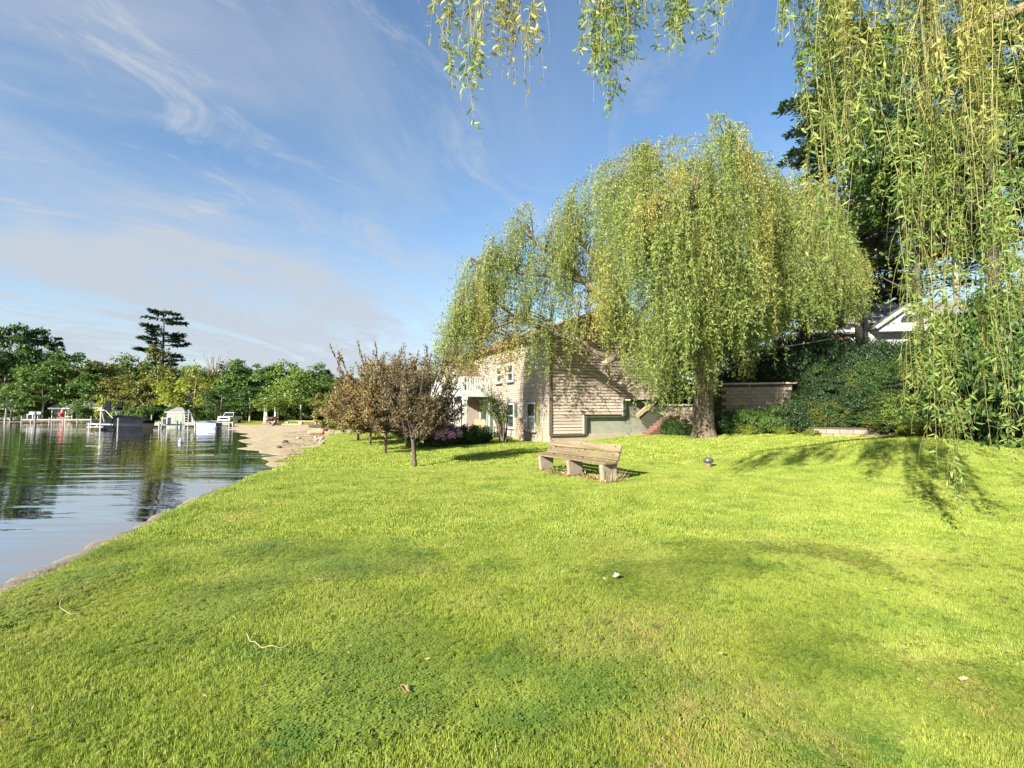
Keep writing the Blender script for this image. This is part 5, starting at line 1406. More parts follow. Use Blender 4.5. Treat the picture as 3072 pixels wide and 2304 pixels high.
# ------------------------------------------------------------------ young ornamental trees on the lawn
def young_tree(px, py_base, Y, lean, fork_h, height, rad, mat, twig, label, n_main=26, leaves=5200, upright=.55, leafL=.055, skew=(0, 0), spikes=0, trunk_r=.07):
    x = PX(px, Y); z = hz1(x, Y)
    t = thing('ornamental_tree', label, 'tree', (x, Y, z))
    b = MB(); fk = np.array([lean, 0, fork_h])
    b.tube(catmull([(0, 0, -.2), (0.01, 0, .05), (lean * .4, 0.02, fork_h * .5), fk], 8), np.linspace(trunk_r * 1.15, trunk_r * .8, 8), 9)
    C = []; D = []
    for i in range(n_main + spikes):
        sp = i >= n_main
        a = rng.uniform(0, 6.28); ph = rng.uniform(.08, 1.0) ** .5
        r = rad * ph * rng.uniform(.85, 1.05)
        zt = fork_h + (height - fork_h) * math.sqrt(max(0, 1 - .96 * ph ** 2)) * rng.uniform(.6, 1.0)
        if sp: r = rad * rng.uniform(.5, 1.15); zt = height * rng.uniform(.9, 1.06)
        e = np.array([r * math.cos(a) + skew[0] * ph + (0 if not sp else skew[0]), r * math.sin(a) + skew[1] * ph, zt])
        mpt = fk * .5 + e * .5 + np.array([math.cos(a), math.sin(a), 0]) * r * .12 + [0, 0, -.05 * height * ph]
        c = catmull([fk - [0, 0, rng.uniform(0, .12)], mpt, e], 10)
        b.tube(c, np.linspace(trunk_r * .42, .006, 10), 5, cap=False)
        for j in range(13 if not sp else 7):
            s = rng.uniform(.25, .95) * 9; k = int(s); p0 = c[k] + (c[min(k + 1, 9)] - c[k]) * (s - k)
            dr = unit(c[min(k + 1, 9)] - c[k] + .55 * rng.normal(size=3) * .5 + [0, 0, .1]); dr = unit(dr + .7 * rand_unit(1)[0] * [1, 1, .6]); l = rng.uniform(.25, .8) * rad * .42
            q = np.array([p0, p0 + dr * l * .5, p0 + dr * l + [0, 0, l * .12]]); b.tube(q, [.011, .007, .003], 3, cap=False)
            n = max(4, int(leaves / (n_main * 13) * rng.uniform(.6, 1.4))); u = rng.random(n)[:, None]
            C.append(q[0] + (q[2] - q[0]) * u + rng.normal(0, .045, (n, 3))); D.append(dr + .8 * rng.normal(size=(n, 3)))
        n = max(6, int(leaves / (n_main * 5))); u = rng.uniform(.35, 1, n) * 8.99; k = u.astype(int)
        C.append(c[k] + (c[np.minimum(k + 1, 9)] - c[k]) * (u - k)[:, None] + rng.normal(0, .02, (n, 3))); D.append((c[9] - c[5]) + .35 * rng.normal(size=(n, 3)))
    b.build('trunk', M[twig], t, smooth=True)
    c = np.vstack(C); L = leafL * rng.uniform(.6, 1.3, len(c)); leaf_obj('crown', c, np.vstack(D), L, L * .5, mat, t, fold=.15)
    return t
young_tree(1245, 1388, 16.0, -.07, 1.0, 3.7, 1.65, M['leaf_plum'], 'twig_red', 'nearest young tree with dark sparse leaves and a slim speckled trunk', 34, 15000, skew=(.15, .3), spikes=8, leafL=.075)
young_tree(1156, 1350, 21.3, .05, .95, 4.15, 2.25, M['leaf_red'], 'twig_red', 'young tree with reddish brown dense crown, second from the bench', 52, 34000, skew=(-.35, 0), spikes=14, leafL=.10)
young_tree(1112, 1330, 25.9, .02, .9, 3.6, 2.3, M['leaf_brownolive'], 'twig_red', 'young tree with olive brown crown, third in the row', 40, 22000, leafL=.12)
young_tree(1076, 1318, 29.5, 0, .7, 3.1, 2.4, M['leaf_brownolive'], 'twig_red', 'young tree with low olive crown, farthest in the row by the beach', 40, 22000, leafL=.13, skew=(-.5, 0))

# ------------------------------------------------------------------ planting along the lake side of the house
def build_house_plants():
    # rhododendron with flower trusses
    x = PX(1335, 24.0); z = hz1(x, 24.0)
    t = thing('rhododendron', 'rhododendron bush with pink flowers left of the porch planting', 'shrub', (x, 24.0, z))
    t.scale = (.78, .78, .78)
    o = link('foliage', SHF[0], None, t); set_obj_mat(o, M['leaf_dark']); link('stems', ST, None, t)
    C = []
    for i in range(64):
        d = rand_unit(1)[0]; d[2] = abs(d[2]) * .8; d[0] -= .30; d[1] -= .55; d = unit(d); c0 = d * [1.0, 1.0, .8] + [0, 0, .55]
        q = rand_unit(40); C.append(c0 + q * .12)
    c = np.vstack(C); leaf_obj('flowers', c, rand_unit(len(c)), .09, .08, M['flower_pink'], t)
    for px, Y, w, h, m, lab in ((1400, 25.2, 1.5, 1.0, 'leaf_dark', 'dark shrub just right of the pink rhododendron'), (1440, 26.4, 1.3, .9, 'leaf_dark', 'dark low shrub in front of the porch rail'),
                                (1262, 24, 1.5, 1.05, 'leaf_mid', 'green shrub behind the nearest young tree trunk'), (1215, 30, 1.8, 1.3, 'leaf_mid', 'green shrub between the first two young trees'), (1525, 26.6, .5, .35, 'leaf_light', 'small pale plant at the foot of the brick pier')):
        shrub(px, None, Y, w, h, M[m], lab, me=SHF[1] if m == 'leaf_dark' else SH[1])
    # multi-stemmed bare shrub by the house
    x, y = P(1512, 1325, 26.3)[:2]; z = hz1(x, y)
    t = thing('multi_stem_tree', 'small many-stemmed leafy tree against the lake side of the house', 'tree', (x, y, z))
    b = MB(); C = []; D = []
    for i in range(16):
        e = np.array([rng.uniform(-1.9, .35), rng.uniform(-.8, .5), rng.uniform(1.9, 3.0)]); m = e * .45 + [.1, 0, .25]
        c = catmull([(rng.normal(0, .05), rng.normal(0, .05), -.2), m, e], 10); b.tube(c, np.linspace(.04 if i > 4 else .06, .006, 10), 5)
        for j in range(8):
            k = int(rng.integers(4, 9)); dr = unit(rng.normal(size=3) + [0, 0, .7]) * rng.uniform(.25, .6); q = np.array([c[k], c[k] + dr]); b.tube(q, [.008, .003], 3, cap=False)
            n = 30; C.append(c[k] + dr * rng.random(n)[:, None] + rng.normal(0, .06, (n, 3))); D.append(rng.normal(size=(n, 3)))
    b.build('stems', M['bark'], t, smooth=True)
    c = np.vstack(C); leaf_obj('leaves', c, np.vstack(D), .075, .035, M['leaf_light'], t)
    # low rail in front of the porch
    a = P(1425, 1290, 28.4); e = P(1500, 1290, 27.2); ang = math.atan2(e[1] - a[1], e[0] - a[0]); L = math.hypot(e[0] - a[0], e[1] - a[1])
    r = thing('porch_rail', 'low brown wooden rail in front of the patio door', 'railing', (a[0], a[1], hz1(a[0], a[1])), ang)
    for zz in (.32, .72): MB().bb((0, -.025, zz), (L, .025, zz + .06)).build('rail', M['twig_red'], r)
    bme = MB().box((0, 0, 0), (.035, .03, .34)).mesh('baluster'); bme.materials.append(M['twig_red'])
    for i in range(1, 9): link('baluster', bme, None, r, (L * i / 9, 0, .55))
    for xx in (0, L): MB().bb((xx - .04, -.04, -.1), (xx + .04, .04, .82)).build('post', M['twig_red'], r)
    # two wicker chairs on the porch
    for k, (px, Y, lab) in enumerate(((1418, 31.0, 'tan wicker chair on the porch nearer the white posts'), (1438, 30.6, 'tan wicker chair on the porch in front of the glass door'))):
        c = P(px, 1290, Y); ch = thing('wicker_chair', lab, 'chair', (c[0], c[1], .22), R(-60))
        wm = m_plain('wicker', (.48, .30, .15), (.34, .2, .1), 30, .7, .5)
        MB().bb((-.27, -.27, .3), (.27, .27, .4)).build('seat', wm, ch, bevel=.03)
        MB().prism([(-.29, .4), (.29, .4), (.27, .8), (.15, .92), (-.15, .92), (-.27, .8)], .24, .30, lambda u, v, q: (u, q, v)).build('backrest', wm, ch, bevel=.02)
        for s in (-1, 1):
            MB().bb((s * .3 - .03, -.27, .55), (s * .3 + .03, .26, .6)).build('armrest', wm, ch)
            for yy in (-.24, .24): MB().bb((s * .27 - .025, yy - .025, 0), (s * .27 + .025, yy + .025, .55 if yy < 0 else .3)).build('leg', wm, ch)
    # dark trees behind the porch
    for px, Y, h, rx, lab in ((1285, 47, 6.2, 2.6, 'dark green tree behind the porch end of the house'), (1235, 52, 5.6, 2.6, 'green tree behind the crown of the nearest young tree')):
        x = PX(px, Y); deciduous('tree', lab, (x, Y, hz1(x, Y)), h, rx, M['leaf_dark'], 50, 60, .26, .16, 'bark_dark', .1)
build_house_plants()

# ================================================================== FAR SHORE
# crown prototypes, unit height 10 m, shared between the far trees
def proto_crown(n, per, rx, rz, leaf, droop=0., flat=.5, cz=None):
    c, d, nn = clump_crown(n, per, rx, rz, leaf, droop=droop, flat=flat)
    c[:, 2] += cz if cz is not None else 10 - rz
    L = leaf * rng.uniform(.6, 1.3, len(c)); v, f = leaf_geo(c, d, L, L * .6, nn, .1)
    return np_mesh('crown', v, f, 4, rng.random(len(c)))
FC = [proto_crown(80, 62, 3.7, 4.2, .40) for _ in range(4)] + [proto_crown(80, 70, 4.2, 4.6, .36, droop=1.2, flat=.9), proto_crown(90, 62, 3.2, 4.9, .38)]
def far_trunk():
    b = MB(); b.tube(catmull([(0, 0, -1), (.08, 0, 3), (-.05, .05, 7.5)], 8), np.linspace(.20, .05, 8), 7)
    for i in range(6):
        a = rng.uniform(0, 6.28); z = rng.uniform(2, 5); b.tube([(0, 0, z), (1.1 * math.cos(a), 1.1 * math.sin(a), z + 1), (2.2 * math.cos(a), 2.2 * math.sin(a), z + 2.2)], [.09, .06, .03], 5)
    return b.mesh('trunk', True)
FT = far_trunk()
for m_ in FC: m_.materials.append(M['leaf_mid'])
FT.materials.append(M['bark_pale'])
def far_tree(px, py_top, Y, wpx, mat, label, kind=None, group=None, bark='bark_pale', base=None):
    x = PX(px, Y); z = hz1(x, Y); h = P(px, py_top, Y)[2] - z
    t = thing('tree', label, 'tree', (x, Y, z - .1), rng.uniform(0, 6.28), group)
    me = FC[kind if kind is not None else int(rng.integers(4))]
    w = wpx / F * Y / 7.6
    t.scale = (w, w, h / 10.2)
    o = link('crown', me, None, t); set_obj_mat(o, M[mat])
    o = link('trunk', FT, None, t); set_obj_mat(o, M[bark])
    return t
def build_far_trees():
    T = [ # px, top y, depth, width px, mat, label
        (15, 975, 104, 190, 'leaf_dark', 'tall dark tree at the left edge of the far shore', 5),
        (95, 985, 108, 170, 'leaf_dark', 'tall dark tree, second from the left edge of the far shore', 5),
        (-90, 985, 106, 200, 'leaf_dark', 'tall dark tree just left of the picture', 5),
        (195, 1050, 101, 190, 'leaf_mid', 'broad green tree leaning right of the tall dark trees', 0),
        (130, 1085, 98, 150, 'leaf_mid', 'green tree with a pale slim trunk standing by the left dock', 1),
        (35, 1150, 97, 150, 'leaf_mid', 'low spreading tree over the pulled-up boats at the left', 2),
        (300, 1075, 106, 170, 'leaf_olive', 'olive tree behind the dark lakeside roof', 3),
        (255, 1115, 99, 120, 'leaf_mid', 'green tree in front of the dark lakeside cottage', 0),
        (395, 1068, 112, 150, 'leaf_mid', 'green tree left of the big pine', 1),
        (350, 1125, 100, 130, 'leaf_olive', 'yellowish olive tree above the covered boat', 2),
        (470, 1040, 104, 110, 'leaf_olive', 'tall thin olive tree in front of the big pine', 5),
        (445, 1130, 98, 120, 'leaf_olive', 'olive tree left of the shed', 3),
        (585, 1088, 94, 185, 'leaf_yellow', 'drooping yellow-green willow behind the shed', 4),
        (655, 1120, 97, 110, 'leaf_olive', 'olive tree beside the drooping yellow-green willow', 0),
        (705, 1078, 92, 140, 'leaf_mid', 'dense dark maple behind the white pickup', 5),
        (665, 1165, 86, 120, 'leaf_dark', 'low dark tree left of the white pickup', 1),
        (780, 1084, 92, 140, 'leaf_mid', 'green maple right of the dense dark maple', 0),
        (750, 1160, 86, 130, 'leaf_dark', 'dark low tree right of the white pickup', 2),
        (860, 1085, 90, 130, 'leaf_light', 'light green maple behind the log bench on the beach', 1),
        (835, 1150, 82, 110, 'leaf_light', 'pale layered tree with slim white trunks behind the beach', 3),
        (905, 1110, 80, 140, 'leaf_light', 'rounded yellow-green tree with a forked trunk behind the beach', 0),
        (945, 1090, 92, 110, 'leaf_mid', 'green tree right of the rounded yellow-green tree', 2),
        (1010, 1128, 84, 110, 'leaf_mid', 'green tree left of the young trees', 0),
        (1075, 1135, 88, 100, 'leaf_mid', 'green tree behind the olive young trees', 1),
        (985, 1170, 66, 90, 'leaf_olive', 'olive tree with a dark leaning trunk at the back of the beach', 3),
        (1140, 1130, 84, 120, 'leaf_dark', 'dark tree behind the reddish young tree', 2),
        (1210, 1120, 80, 120, 'leaf_dark', 'dark tree seen behind the nearest young tree', 0),
        (1300, 1130, 76, 120, 'leaf_dark', 'dark tree behind the porch, beyond the pink rhododendron', 1),
    ]
    for px, py, Y, w, m, lab, k in T: far_tree(px, py, Y, w, m, lab, k)
    # solid wood behind
    for px in np.arange(-250, 1500, 52):
        far_tree(px + rng.uniform(-15, 15), np.interp(px, [-200, 100, 250, 700, 950, 1400], [1040, 1040, 1100, 1105, 1125, 1150]) + rng.uniform(-15, 15), 125 + rng.uniform(-6, 14), 110, 'leaf_dark' if rng.random() < .6 else 'leaf_mid', 'dark tree of the wood behind the far shore', None, 'wood behind the far shore', 'bark_dark')
    # undergrowth
    for px in np.arange(-60, 1000, 42):
        Y = np.interp(px, [-60, 100, 450, 700, 1000], [101, 101, 96, 90, 84]) + rng.uniform(-1, 5)
        x = PX(px, Y); z = hz1(x, Y); t = thing('shrub', 'dark undergrowth bush beneath the far shore trees', 'shrub', (x, Y, z - .1), rng.uniform(0, 6.28), 'undergrowth along the far shore')
        w = rng.uniform(1.8, 2.6); t.scale = (w, w, rng.uniform(1.6, 2.8)); o = link('foliage', SHF[int(rng.integers(2))], None, t); set_obj_mat(o, M['leaf_dark' if rng.random() < .65 else 'leaf_mid'])
    for px, Y, w, h, m, lab in ((330, 92, 4.2, 4.4, 'leaf_yellow', 'bright yellow-green bush behind the covered boat'), (375, 92, 3.6, 3.0, 'leaf_light', 'green bush right of the bright yellow-green bush'), (425, 91, 3.6, 3.0, 'leaf_mid', 'green bush left of the shed'),
                                (540, 87.5, 1.2, .8, 'leaf_yellow', 'small yellow-green plant at the foot of the shed'), (240, 94, 3.4, 3.2, 'leaf_mid', 'leafy bush in front of the dark lakeside cottage'), (1010, 47, 2.2, .8, 'leaf_dark', 'low dark bush at the back of the beach'), (1045, 46, 2.0, .8, 'leaf_dark', 'low dark bush beside the farthest young tree')):
        shrub(px, None, Y, w, h, M[m], lab, me=SHF[0])
    # pines
    big = lambda f: np.interp(f, [.3, .38, .45, .55, .62, .7, .8, .9, 1.0], [.9, .75, .55, .8, 1.0, .9, .85, .6, .25])
    x, y = P(483, 1200, 116)[:2]; z = hz1(x, y); h = P(483, 918, 116)[2] - z
    conifer('white_pine', 'big ragged white pine towering over the far shore', (x, y, z), h, 5.6, M['needle'], 'bark_dark', 17, 4, .3, 17, .95, -.02, big, .06, .5, wide=.30)
    for px, py, Y, r, lab in ((165, 1008, 118, 3.6, 'spiky conifer top behind the far left trees'), (60, 1000, 122, 3, 'conifer behind the tallest far left trees'), (972, 1108, 100, 4, 'dark pine right of the far maples'), (835, 1092, 112, 3.2, 'dark conifer behind the far maples')):
        x, y = P(px, 1200, Y)[:2]; z = hz1(x, y); h = P(px, py, Y)[2] - z
        conifer('pine_tree', lab, (x, y, z), h, r, M['needle'], 'bark_dark', 16, 6, .3, 14, .8, .05, None, .2, .3)
    # leafless treetop
    x, y = P(640, 1200, 110)[:2]; z = hz1(x, y); h = P(640, 1045, 110)[2] - z
    t = thing('bare_tree', 'leafless grey tree sticking up behind the yellow-green willow', 'tree', (x, y, z)); b = MB()
    b.tube([(0, 0, -.5), (.1, 0, h * .5), (0, 0, h * .7)], [.25, .18, .12], 6)
    for i in range(26):
        a = rng.uniform(0, 6.28); r = rng.uniform(.5, 3.2); z0 = h * rng.uniform(.4, .7); e = np.array([r * math.cos(a), r * math.sin(a), h * rng.uniform(.82, 1.0)])
        b.tube(catmull([(0, 0, z0), e * [.6, .6, 0] + [0, 0, (z0 + e[2]) / 2], e], 6), np.linspace(.09, .03, 6), 4)
    b.build('trunk', M['bark_pale'], t, smooth=True)
    # visible pale trunks
    for px, py0, py1, Y, lab in ((15, 1250, 1185, 96, 'slim leaning pale tree trunk at the far left bank'), (792, 1272, 1215, 77, 'slim white birch trunk behind the beach, left one of a pair'), (797, 1272, 1215, 77, 'slim white birch trunk behind the beach, right one of a pair'), (823, 1273, 1215, 76, 'single white birch trunk behind the driftwood pile')):
        a, e = P(px, py0, Y), P(px + (6 if px < 100 else 2), py1, Y); a[2] = hz1(a[0], a[1]) - .2
        t = thing('birch_tree', lab, 'tree', a); e2 = e - a
        MB().tube(catmull([(0, 0, 0), e2 * .5 + [.1, 0, 0], e2, e2 * 1.35], 8), np.linspace(.17, .08, 8), 7).build('trunk', m_plain('birch', (.62, .58, .5), (.4, .36, .3), 6, .8), t, smooth=True)
        o = link('crown', SHF[0], None, t, e2 * 1.1 - [0, 0, .6]); o.scale = (1.6, 1.6, 1.0); set_obj_mat(o, M['leaf_light'])
build_far_trees()

# ------------------------------------------------------------------ docks, boats, shed, pickup
M['dock_white'] = m_plain('dock_white', (.33, .31, .275), (.25, .235, .2), 3, .7)
M['post_pale'] = m_plain('post_pale', (.34, .33, .30), (.25, .24, .215), 3, .6)
M['boat_black'] = m_plain('boat_black', (.012, .013, .018), None, 4, .18)
M['boat_cover'] = m_plain('boat_cover', (.009, .011, .018), (.006, .007, .011), 3, .85, .5, spec=.08)
M['boat_white'] = m_plain('boat_white', (.33, .34, .36), None, 4, .3)
M['blue_tarp'] = m_plain('blue_tarp', (.05, .11, .42), (.04, .08, .3), 4, .5)
M['red_plastic'] = m_plain('red_plastic', (.55, .03, .03), (.4, .02, .02), 4, .4)
M['grey_metal'] = m_plain('grey_metal', (.38, .39, .40), (.28, .29, .3), 5, .4, metal=.4)
M['tyre'] = m_plain('tyre', (.02, .02, .02), None, 8, .8)
M['log'] = m_plain('log', (.40, .29, .18), (.26, .18, .11), 5, .85, .5)
M['driftwood'] = m_plain('driftwood', (.36, .22, .14), (.24, .15, .10), 6, .85, .5)
M['shed_wall'] = m_plain('shed_wall', (.34, .34, .27), (.30, .30, .24), 2, .8)
M['shed_door'] = m_plain('shed_door', (.19, .235, .185), (.17, .21, .165), 3, .7)

def dock(label, a, b, w, z, posts, post_h, boards=24, name='dock', legw=.07):
    a = np.array(a, float); b = np.array(b, float); d = b - a; L = np.linalg.norm(d); ang = math.atan2(d[1], d[0])
    t = thing(name, label, 'dock', (a[0], a[1], WZ), ang)
    MB().bb((0, -w / 2, z - .14), (L, -w / 2 + .06, z)).build('beam', M['dock_white'], t); MB().bb((0, w / 2 - .06, z - .14), (L, w / 2, z)).build('beam', M['dock_white'], t)
    n = boards; me = MB().box((0, 0, 0), (L / n - .02, w, .035)).mesh('plank'); me.materials.append(M['dock_white'])
    for i in range(n): link('plank', me, None, t, (L * (i + .5) / n, 0, z + .02))
    for i in range(posts):
        x = L * i / max(1, posts - 1)
        for s in (-1, 1):
            hh = post_h * rng.uniform(.6, 1.0) if s < 0 else z + .05
            MB().tube([(x, s * (w / 2 + .04), -1.0), (x, s * (w / 2 + .04), hh)], legw, 6).build('post', M['post_pale'], t)
    return t
def build_shore_things():
    # left white dock with a bench
    a, b = P(78, 1262, 88), P(285, 1262, 88); dock('long white dock at the left by the red kayak', a[:2], b[:2], 1.6, .55, 6, 1.3, 30)
    c = P(92, 1262, 87.6); t = thing('dock_bench', 'white bench box on the end of the left white dock', 'bench', (c[0] - .6, c[1] - .2, WZ + .6))
    MB().bb((0, 0, .75), (2.1, .5, .85)).build('seat', M['boat_white'], t); MB().bb((.05, .4, .85), (2.05, .48, 1.25)).build('backrest', M['boat_white'], t)
    for x in (.1, 1.0, 1.9): MB().bb((x - .06, .05, 0), (x + .06, .45, .75)).build('leg', M['boat_white'], t)
    c = P(112, 1240, 87.5); t = thing('mooring_ball', 'round white ball on a post of the left dock', 'buoy', (c[0], c[1] - .5, WZ))
    MB().lathe([(.02, 1.25), (.2, 1.3), (.3, 1.5), (.3, 1.65), (.2, 1.85), (.02, 1.9)], 12).build('ball', M['boat_white'], t, smooth=True); MB().tube([(0, 0, -.6), (0, 0, 1.3)], .05, 6).build('post', M['post_pale'], t)
    # red kayak standing by the cottage
    c = P(186, 1262, 93); x, y = c[:2]; z = hz1(x, y)
    t = thing('kayak', 'red kayak standing upright on the left shore', 'kayak', (x, y, z), .3)
    prof = [(.02, 0), (.2, .35), (.36, 1.0), (.4, 1.7), (.34, 2.3), (.18, 2.85), (.02, 3.1)]
    b = MB(); vs = []; n = 10
    for r, zz in prof:
        for j in range(n): vs.append((r * math.cos(j * .6283), r * .55 * math.sin(j * .6283), zz * .78))
    b.add(vs, [(i * n + j, i * n + (j + 1) % n, (i + 1) * n + (j + 1) % n, (i + 1) * n + j) for i in range(6) for j in range(n)]); b.build('hull', M['red_plastic'], t, smooth=True)
    MB().bb((-.2, -.26, .95), (.2, -.2, 1.6)).build('cockpit', M['boat_black'], t)
    x2 = x + 1.3; t = thing('lifebuoy_rack', 'white rack with grey gear right of the red kayak', 'rack', (x2, y - .3, hz1(x2, y)))
    for zz in (.9, 1.5): MB().bb((-.5, -.05, zz), (.8, .05, zz + .1)).build('shelf', M['boat_white'], t)
    for xx in (-.45, .75): MB().bb((xx - .05, -.06, -.2), (xx + .05, .06, 1.9)).build('post', M['post_pale'], t)
    # dark lakeside cottage under the trees
    c = P(160, 1262, 98); x, y = c[:2]; z = hz1(x, y)
    t = thing('lakeside_cottage', 'dark cottage with a pale blue-grey roof edge under the far trees', 'building', (x, y, z), .04)
    MB().bb((0, 0, -.5), (11, 5, 2.3)).build('wall', M['green_dark'], t); MB().prism([(-.6, 2.3), (2.5, 3.5), (5.6, 2.3), (5.6, 2.45), (2.5, 3.7), (-.6, 2.45)], -.6, 11.6, lambda u, v, q: (q, u, v)).build('roof', M['grey_metal'], t)
    MB().bb((-.6, -.66, 2.2), (11.6, -.61, 2.42)).build('fascia', m_plain('fascia_pale', (.5, .55, .56), None, 3, .6), t)
    for xx in (0, 3.2, 6.4): MB().bb((xx, -.5, -.2), (xx + .14, -.36, 2.28)).build('post', M['post_pale'], t)
    for xx in (1.4, 4.4, 8): w_ = MB().bb((xx, -.03, .8), (xx + 1.2, -.004, 1.8)).build('window', M['dock_white'], t); MB().bb((xx + .08, -.05, .88), (xx + 1.12, -.032, 1.72)).build('pane', M['glass'], w_)
    # rowing boats pulled up on the left bank
    def rowboat(px, Y, lab, rz, mat):
        x = PX(px, Y); z = hz1(x, Y); t = thing('rowing_boat', lab, 'boat', (x, Y, z + .1), rz)
        st = [(-2.1, .55, .5), (-1.2, .72, .42), (0, .78, .4), (1.2, .6, .45), (2.0, .2, .6), (2.25, .03, .68)]; vs = []; fs = []
        for x_, w, h in st: vs += [(x_, -w, h), (x_, -w * .6, 0.02), (x_, w * .6, 0.02), (x_, w, h)]
        for i in range(5): fs += [(i * 4 + j, i * 4 + j + 1, i * 4 + 5 + j, i * 4 + 4 + j) for j in range(3)]
        fs.append((0, 3, 2, 1)); h = MB().add(vs, fs).build('hull', mat, t); sm = h.modifiers.new('t', 'SOLIDIFY'); sm.thickness = .04
        for x_ in (-1.2, .2): MB().bb((x_, -.68, .32), (x_ + .25, .68, .36)).build('thwart', M['log'], t)
    rowboat(35, 100, 'grey rowing boat lying on the far left bank', .4, M['grey_metal']); rowboat(68, 98.5, 'bluish rowing boat lying right of the grey one on the far left bank', .2, M['boat_white'])
    # wake boat on its mooring: hull, cover, tower
    c = P(362, 1290, 54); x, y = c[:2]
    t = thing('wake_boat', 'black wakeboard boat under a dark cover with a folded tower', 'boat', (x, y, WZ), R(6))
    st = [(-2.75, .25, .95, .5), (-2.3, .75, .9, .2), (-1.4, 1.1, .82, -.05), (0, 1.22, .74, -.15), (1.6, 1.2, .70, -.15), (2.7, 1.12, .68, -.12)]
    vs = []; fs = []
    for xx, w, h, kz in st: vs += [(xx, -w, h), (xx, -w * .96, h * .55), (xx, -w * .75, kz + .12), (xx, 0, kz - .1), (xx, w * .75, kz + .12), (xx, w * .96, h * .55), (xx, w, h)]
    for i in range(5): fs += [(i * 7 + j, i * 7 + j + 1, i * 7 + 8 + j, i * 7 + 7 + j) for j in range(6)]
    fs += [tuple(range(35, 42)), tuple(range(6, -1, -1))]; MB().add(vs, fs).build('hull', M['boat_black'], t, smooth=False)
    MB().prism([(-2.4, .70), (.0, .60), (.0, .47), (-2.3, .56)], -1.27, -1.235, lambda u, v, q: (u, q, v)).build('stripe', M['boat_white'], t)
    cs = [(-2.7, .2, .95, .02), (-2.0, .9, .88, .12), (-1.0, 1.18, .8, .45), (-.2, 1.25, .76, .85), (.8, 1.25, .74, .75), (2.0, 1.2, .72, .6), (2.75, 1.12, .70, .35)]
    vs = []; fs = []; n = 9
    for xx, w, h, r in cs:
        for j in range(n):
            a = math.pi * j / (n - 1); vs.append((xx, -w * math.cos(a), h + r * max(0, math.sin(a)) ** .6 - .06))
    for i in range(6): fs += [(i * n + j, i * n + j + 1, (i + 1) * n + j + 1, (i + 1) * n + j) for j in range(n - 1)]
    fs += [tuple(range(n)), tuple(range(6 * n, 7 * n))[::-1]]; MB().add(vs, fs).build('cover', M['boat_cover'], t, smooth=True)
    tw = t
    for s in (-1, 1):
        MB().tube([(-.9, s * 1.15, .8), (-1.25, s * 1.05, 1.9), (-1.0, s * .95, 2.0)], .045, 6).build('tower_leg', M['grey_metal'], tw); MB().tube([(.25, s * 1.15, .8), (-.95, s * .95, 2.0)], .045, 6).build('tower_leg', M['grey_metal'], tw)
        MB().tube([(-1.25, s * 1.0, 2.0), (-1.75, s * 1.0, 2.35)], .05, 6).build('tower_arm', M['grey_metal'], tw)
        MB().box((-.75, s * .95, 2.5), (.55, .12, 1.0)).build('board_rack', M['boat_cover'], tw, bevel=.04)
        MB().lathe([(.02, -.16), (.15, -.12), (.18, .1), (.02, .16)], 10, (-1.3, s * .95, 2.2)).build('tower_speaker', M['grey_metal'], tw, smooth=True)
    MB().tube([(-1.0, -.95, 2.0), (-1.0, .95, 2.0)], .05, 6).build('tower_bar', M['grey_metal'], tw); MB().box((-1.0, 0, 2.25), (1.1, 1.7, .1)).build('tower_top', M['boat_cover'], tw, bevel=.03)
    # boat lift frame
    c = P(300, 1300, 52); t = thing('boat_lift', 'white metal boat lift frame in front of the black boat bow', 'boat lift', (c[0], c[1], WZ), R(4))
    for xx, hh in ((0, 2.0), (-1.1, .75)): MB().tube([(xx, 0, -1), (xx, 0, hh)], .06, 6).build('post', M['post_pale'], t)
    MB().bb((-.35, -.05, 2.0), (.35, .05, 2.08)).build('cross_bar', M['post_pale'], t); MB().bb((-1.3, -.06, .28), (.3, .06, .36)).build('rail', M['post_pale'], t); MB().bb((-1.3, -.06, .6), (-.9, .06, .66)).build('bracket', M['post_pale'], t); MB().bar((-.5, 0, .3), (.0, 0, .75), .07, .07).build('brace', M['post_pale'], t)
    c = P(352, 1300, 51); t = thing('mooring_post', 'pale post standing in the water in front of the covered boat', 'post', (c[0], c[1], WZ)); MB().tube([(0, 0, -1), (.03, 0, 1.25)], .055, 6).build('post', M['post_pale'], t)
    # main dock
    a, b = P(372, 1284, 58), P(690, 1286, 62); dock('long pale dock running from the covered boat to the beach', a[:2], b[:2], 1.5, .42, 7, .9, 40)
    a, b = P(432, 1270, 66), P(700, 1272, 70); dock('second pale dock behind the main dock', a[:2], b[:2], 1.3, .45, 6, .7, 30)
    for px, py, lab in ((452, 1246, 'tall pale pole on the main dock, left one'), (486, 1249, 'tall pale pole on the main dock, nearer the shed')):
        c = P(px, 1290, 56.5); e = P(px + 3, py, 56.5); t = thing('dock_pole', lab, 'pole', (c[0], c[1], WZ)); MB().tube([(0, 0, -1), (e[0] - c[0], 0, e[2] - WZ)], .06, 6).build('pole', M['post_pale'], t)
    # ladder and slide on the dock
    c = P(556, 1286, 57.5); t = thing('dock_slide', 'white slide with a ladder standing on the dock', 'slide', (c[0], c[1], WZ + .4), R(10))
    for s in (-.25, .25): MB().tube([(s, 0, -.4), (s + .06, 0, 1.7)], .045, 6).build('rail', M['boat_white'], t)
    for k in range(5): MB().tube([(-.25, 0, .2 + k * .3), (.25, 0, .2 + k * .3)], .03, 5).build('rung', M['boat_white'], t)
    sl = catmull([(.1, 0, 1.6), (.35, .1, 1.5), (.55, .2, .9), (.6, .3, .2)], 10); b = MB()
    for i in range(9): b.bar(sl[i], sl[i + 1], .28, .05)
    b.build('chute', M['boat_white'], t)
